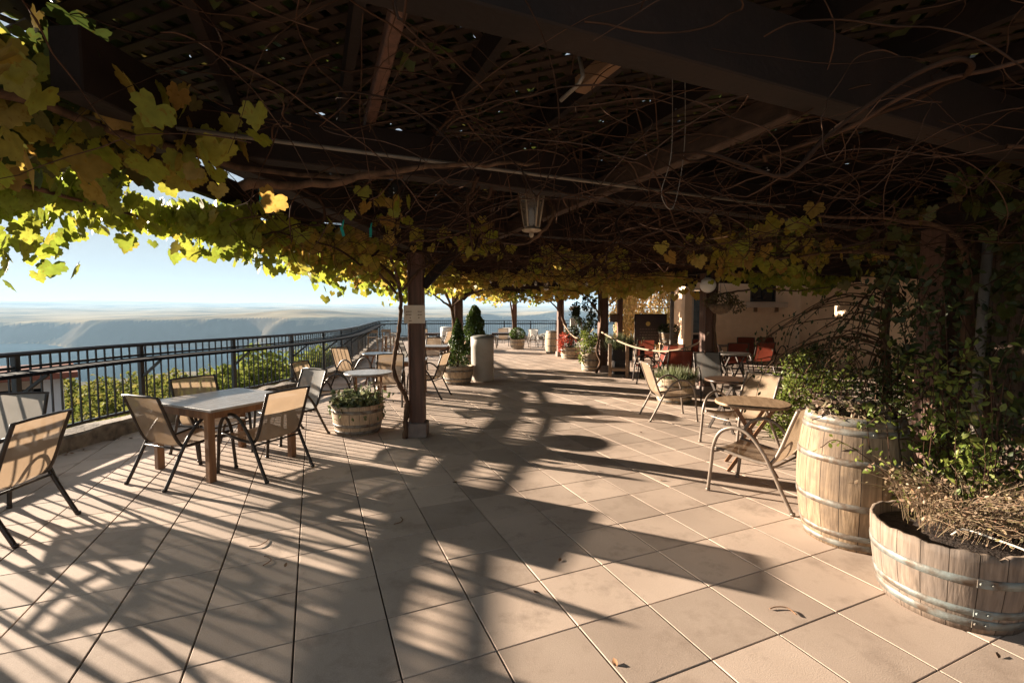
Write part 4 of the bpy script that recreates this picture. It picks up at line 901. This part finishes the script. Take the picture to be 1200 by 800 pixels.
# ------------------------------------------------------------------ stucco building on the right
bl=thing('stucco_building','cream stucco building with small window behind the red chairs','building',(0,0,0))
WX0,WX1,ZY=8.12,9.0,16.0
mb=MB(); H=3.9
mb.box((7.52,ZY+.15,H/2),(1.2,.3,H)); mb.box((12.5,ZY+.15,H/2),(7.0,.3,H)); mb.box((8.56,ZY+.15,1.02),(.878,.3,2.04)); mb.box((8.56,ZY+.15,3.36),(.878,.3,1.08))
mb.box((6.02,ZY+.15,H/2),(.24,.3,H)); mb.box((6.53,ZY+.15,3.2),(.78,.3,1.4)); mb.box((6.92-.04,ZY+2.2,H/2),(.05,4,H)); mb.box((9.9,9.9,H/2),(.3,11.9,H)); mb.build('wall',M['stucco'],bl)  # last box: side wall added to shut out skylight from the right
wd=MB(); 
for x in (8.15,8.97): wd.box((x,ZY+.06,2.43),(.06,.08,.78))
wd.box((8.56,ZY+.06,2.07),(.76,.08,.06)); wd.box((8.56,ZY+.06,2.79),(.76,.08,.06)); wd.box((8.56,ZY+.06,2.43),(.03,.05,.66)); wf=wd.build('window',M['black'],bl)
mb=MB(); mb.box((8.56,ZY+.09,2.43),(.76,.012,.66)); mb.build('pane',M['glass'],wf)
mb=MB(); mb.box((8.62,ZY-.13,1.93),(1.30,.26,.17),bev=.01); wl=mb.build('window_ledge',M['trim'],bl)
for x in (8.28,9.0): mb=MB(); mb.box((x,ZY-.06,1.77),(.07,.12,.15)); mb.build('bracket',M['wood_raw'],wl)
dr_=MB(); dr_.box((6.17,ZY+.05,1.25),(.06,.1,2.5)); dr_.box((6.89,ZY+.05,1.25),(.06,.1,2.5)); dr_.box((6.53,ZY+.05,2.46),(.66,.1,.07)); dr_.box((6.53,ZY+.06,.95),(.66,.06,.06)); d_=dr_.build('door',M['trim'],bl)
mb=MB(); mb.box((6.53,ZY+.1,1.7),(.66,.012,1.44)); mb.build('pane',M['sky_glass'],d_); mb=MB(); mb.box((6.53,ZY+.1,.46),(.66,.03,.92)); mb.build('panel',M['wood_dark'],d_)
mb=MB(); mb.box((10.9,ZY-.1,H+.05),(10.3,1.4,.1)); mb.build('roof',M['wood_dark'],bl)
# board screen at the far right, added to keep the sky from showing
bs=thing('board_screen','added dark board screen hiding the sky at the right edge','wall',(0,0,0)); mb=MB()
for k in range(46): y=-2.2+k*.165; mb.box((4.95+.0*k,y,1.4),(.03,.158,2.8))
mb.build('boards',M['slat_wall'],bs); mb=MB(); mb.tube([(3.95,3.92,0),(3.93,3.92,1.2),(3.96,3.93,2.3)],.035,10); tag(mb.build('downpipe',M['pipe_white']),'pale downpipe standing among dark vines on the right','pipe')

# ------------------------------------------------------------------ bins, signs, lamps, rope
def bin_(x,y,h,r,m_,lm,label):
    t=thing('litter_bin',label,'bin',(x,y,0)); mb=MB(); mb.lathe([(r*.93,0),(r*.95,.02),(r,.05),(r,h*.74),(r+.006,h*.745),(r+.006,h*.93),(r-.004,h*.935)],40); mb.build('body',m_,t)
    mb=MB(); mb.lathe([(r+.014,h*.93),(r+.016,h*.955),(r*.8,h*.985),(r*.4,h),(.01,h*1.003)],40); mb.build('lid',lm,t); return t
bin_(-.72,11.35,1.12,.275,M['bin'],M['lid'],'beige cylindrical litter bin with grey lid beside the small conifer')
bin_(-2.95,21.2,1.05,.29,M['bin_white'],M['bin_white'],'white cylindrical litter bin near the far railing')
sg=thing('paper_notice','tan paper notice wrapped on the front of the left post','sign',(-1.27,6.10,1.63)); mb=MB(); mb.box((0,0,0),(.275,.012,.235)); mb.build('sheet',M['paper'],sg)
mb=MB(); 
for z,segs in ((.035,((-.105,-.03),(.045,.10))),(-.005,((-.105,-.04),(.045,.105))),(-.045,((-.06,-.045),(.05,.07))),(-.085,((-.075,-.03),))):
    for a,b in segs:
        x=a
        while x<b-.006: wv=U(.006,.016); mb.box((x+wv/2,-.0075,z+U(-.001,.001)),(wv,.003,.012)); x+=wv+.005
mb.build('lettering',M['ink'],sg)
mb=MB(); mb.tube([(-.13,-.009,.10),(-.13,-.009,-.10)],.002,4); mb.build('edge_tape',M['hoop'],sg)
sg=thing('hanging_sign','small brown hanging sign on the right post','sign',(2.83,12.95,1.50)); mb=MB(); mb.box((0,0,0),(.24,.03,.20),bev=.004); mb.build('board',M['signwood'],sg); mb=MB()
for z in(.04,-.01): 
    x=-.08
    while x<.07: wv=U(.012,.025); mb.box((x+wv/2,-.017,z),(wv,.004,.018)); x+=wv+.008
mb.build('lettering',M['chalk'],sg); mb=MB(); mb.box((0,0,.115),(.26,.04,.025)); mb.build('bracket',M['wood_dark'],sg)
mb=MB(); mb.box((2.33,17.6,1.83),(.30,.03,.16)); mb.box((2.33,17.6,1.66),(.04,.03,.2)); tag(mb.build('tan_sign',M['paper']),'blank tan sign beside the far right post','sign')
mb=MB(); mb.box((2.30,17.5,1.30),(.26,.2,.36),bev=.01); tag(mb.build('white_box',M['bin_white']),'white box hung beside the far right post','box')
mb=MB(); mb.box((2.52,17.45,1.36),(.14,.16,.26),bev=.01); tag(mb.build('speaker',M['black']),'small black speaker next to the white box','speaker')
cb_=thing('menu_board','large dark menu board with gold emblem behind the red chair','board',(4.62,15.6,0)); mb=MB(); mb.box((0,0,1.12),(1.0,.04,.95),bev=.006); mb.build('board',M['chalkboard'],cb_)
mb=MB(); mb.box((0,0,.635),(1.06,.06,.03)); mb.box((0,0,1.61),(1.06,.06,.03)); mb.box((-.515,0,1.12),(.03,.06,.95)); mb.box((.515,0,1.12),(.03,.06,.95)); mb.build('frame',M['wood_dark'],cb_)
for a in(-1,1): mb=MB(); mb.box((a*.42,.05,.5),(.06,.05,1.0)); mb.build('leg',M['wood_dark'],cb_)
mb=MB(); mb.tube([(-.09,-.022,1.30),(-.09,-.030,1.30)],.075,20); mb.build('emblem',M['emblem'],cb_)
mb=MB()
for z in(1.12,1.02,.93,.84,.75):
    x=-.36
    while x<.3: wv=U(.03,.09); mb.box((x+wv/2,-.022,z),(wv,.004,.012)); x+=wv+.03
mb.build('chalk_lines',M['chalk'],cb_)
# near lantern
ln=thing('lantern','tapered brass lantern hanging below the vines in the centre','lantern',(.165,4.0,2.28))
def hexl(prof,n=6): m_=MB(); m_.lathe(prof,n,smooth=False); return m_
hexl([(.008,0),(.018,.012),(.02,.03),(.012,.045)],10).build('finial',M['lamp_metal'],ln)
hexl([(.012,.045),(.075,.052),(.085,.062),(.07,.075),(.05,.085)],8).build('bottom_cap',M['lamp_metal'],ln)
hexl([(.062,.09),(.108,.385)],6).build('glass',M['lamp_glass'],ln)
mb=MB()
for k in range(6): a=2*PI*k/6; mb.tube([(.064*math.cos(a),.064*math.sin(a),.085),(.112*math.cos(a),.112*math.sin(a),.39)],.0075,6)
mb.build('cage',M['lamp_metal'],ln)
hexl([(.112,.385),(.152,.395),(.158,.415),(.135,.43),(.12,.445),(.05,.465),(.02,.48)],8).build('top_cap',M['lamp_metal'],ln)
mb=MB(); mb.tube([(0,0,.48),(.004,0,.58),(-.004,0,.66)],.006,6); mb.lathe([(.055,.655),(.065,.665),(.06,.70),(.04,.715)],16); mb.build('hanger',M['lamp_metal'],ln)
mb=MB(); mb.lathe([(.01,.10),(.022,.12),(.022,.22),(.012,.24)],10); mb.build('lamp',M['bulb'],ln)
l2=thing('lantern','small pale lantern hanging far back under the pergola','lantern',(1.05,14.4,2.40)); hexl([(.07,0),(.12,.26)],6).build('glass',M['lamp_glass'],l2); hexl([(.13,.262),(.13,.30),(.03,.36)],6).build('top_cap',M['bin_white'],l2); hexl([(.01,-.06),(.08,-.03),(.08,-.004)],6).build('bottom_cap',M['bin_white'],l2)
mb=MB(); mb.tube([(0,0,.36),(0,0,.52)],.008,6); mb.build('hanger',M['black'],l2)
gl=thing('globe_lamp','white opal globe lamp on the post above the hanging basket','lamp',(3.73,8.95,2.18)); mb=MB(); mb.lathe([(.145*math.sin(PI*k/16)+.001,-.145*math.cos(PI*k/16)) for k in range(17)],28); mb.build('globe',M['globe'],gl); mb=MB(); mb.lathe([(.05,.13),(.055,.17),(.02,.2)],14); mb.build('fitting',M['black'],gl)
hb=thing('hanging_basket','coir hanging basket of dry trailing plants on the right post','basket',(3.98,8.95,1.62)); mb=MB(); mb.lathe([(.02,0),(.12,.03),(.19,.1),(.22,.2),(.2,.2),(.02,.18)],24); mb.build('bowl',M['peat'],hb)
mb=MB()
for k in range(3): a=2.1*k; mb.tube([(.21*math.cos(a),.21*math.sin(a),.2),(0,0,.72)],.004,5)
mb.build('chain',M['wire'],hb)
leaves('dry_trailing_plant',np.vstack([blob(420,(0,0,.27),(.36,.32,.17),.3),blob(140,(.25,-.1,.15),(.2,.15,.15),.3)]),.055,leafmat('basket_leaf',[(.10,.085,.035),(.17,.12,.05),(.07,.065,.03),(.14,.09,.05)],.3),hb,'oval','any')
sb=thing('string_lights','string of clear bulbs slung under the far beam','string lights',(0,0,0)); P=catmull([(-.6,11.2,2.50),(.3,11.3,2.43),(1.2,11.5,2.50),(2.0,11.7,2.44),(2.6,11.9,2.52)],10); mb=MB(); mb.tube(P,.004,4); mb.build('cable',M['black'],sb)
for k in range(1,len(P),3):
    p=P[k]; mb=MB(); mb.lathe([(.012,-.02),(.014,-.04),(.032,-.075),(.034,-.10),(.022,-.125),(.004,-.135)],12,tuple(p)); mb.build('bulb',M['bulb'],sb)
def rope(name,label,P,r): mb=MB(); mb.tube(catmull(P,10),r,8); tag(mb.build(name,M['rope']),label,'rope')
rope('barrier_rope','long sagging rope strung between the two right posts',[(2.50,13.0,1.12),(2.72,12.2,.95),(3.0,11.3,.82),(3.3,10.4,.80),(3.5,9.9,.87),(3.75,9.5,1.02),(3.88,9.22,1.27)],.022)
rope('short_rope','short rope tied low on the far right post by the red flowers',[(1.95,17.7,1.25),(2.08,17.2,1.0),(2.2,16.6,.82),(2.3,16.3,.78)],.024)
rope('tied_rope','rope sloping from the far post down to the pale barrel planter',[(2.40,16.2,.74),(2.42,15.2,.9),(2.46,14.0,1.2)],.016)
br=thing('wooden_barrier','low wooden barrier frame with two posts under the rope','barrier',(2.72,12.0,0),R(-12)); mb=MB(); mb.box((0,0,.19),(.42,.05,.06)); mb.box((0,.3,.19),(.42,.05,.06)); mb.build('rail',M['teak_tan'],br)
for x in(-.19,.24): mb=MB(); mb.box((x,0,.43),(.085,.085,.86),bev=.006); mb.build('post',M['teak_tan'],br)
mb=MB(); mb.box((.62,.15,.40),(.11,.11,.80),bev=.006); mb.build('post',M['wood_dark'],br)
# loose cables, ties, hose
mb=MB(); mb.tube(catmull([(.78,2.35,2.85),(.80,2.4,2.45),(.76,2.42,2.25),(.85,2.5,2.2),(.9,2.5,2.5),(.86,2.4,2.85)],8),.0025,5); tag(mb.build('hanging_wire',M['wire']),'thin loose wire loop dangling from the near beam','wire')
for x,y,z,l in((-1.45,2.75,2.32,'teal plant tie on the vine near the left leaves'),(-1.20,3.35,2.22,'teal plant tie on the vine right of the left leaves'),(-1.12,3.75,2.28,'bright teal plant tie hanging lowest, left of the lantern')):
    mb=MB(); mb.box((0,0,0),(.02,.006,.07),M=Matrix.Translation((x,y,z))@Matrix.Rotation(U(-.4,.4),4,'Y')); mb.tube([(x,y,z+.03),(x+.01,y,z+.08)],.006,5); tag(mb.build('plant_tie',M['teal']),l,'plant tie','teal plant ties')
mb=MB(); mb.tube(catmull([(2.47,2.56,.40),(2.49,2.51,.455),(2.54,2.41,.455),(2.60,2.29,.445),(2.65,2.21,.41),(2.68,2.17,.33),(2.70,2.16,.15),(2.71,2.15,.02)],8),.0055,8); tag(mb.build('drip_hose',M['hose']),'thin pale drip hose arching over the foreground half barrel','hose')
mb=MB(); mb.bar((2.62,2.46,.46),(2.86,2.22,.50),.05,.02,bev=.003); tag(mb.build('wooden_stake',M['teak_tan']),'pale wooden stake lying across the foreground half barrel','stake')
# fallen leaves and twigs on the paving
P=[]
for _ in range(260):
    y=U(2,24); P.append((left_edge(y)+.2+abs(random.gauss(0,.12)),y,.012))
for _ in range(70): P.append((U(-4.5,4.5),U(1.8,16),.006))
lf=leaves('leaf_litter',P,.04,M['litter'],None,'oval','flat'); tag(lf,'dry brown leaf litter along the curb and paving','leaf litter',kind='stuff')
for x,y,a,l in((-.92,3.55,.6,'curled dry twig on the paving in shadow'),(-1.85,3.2,.1,'short dry twig on the sunlit paving at left'),(-1.62,2.95,1.2,'bent dry twig on the paving near the shadow edge'),(1.55,2.45,1.9,'dry brown twig on the paving before the foreground half barrel')):
    mb=MB(); mb.tube(catmull([(x,y,.006),(x+.06*math.cos(a),y+.06*math.sin(a),.009),(x+.1*math.cos(a+.5),y+.1*math.sin(a+.5),.008),(x+.13*math.cos(a+.8),y+.13*math.sin(a+.8),.005)],5),.003,5); tag(mb.build('fallen_twig',M['litter']),l,'twig','fallen twigs')

SC.cycles.max_bounces = 8; SC.cycles.diffuse_bounces = 4; SC.cycles.transparent_max_bounces = 12; SC.cycles.volume_bounces = 0
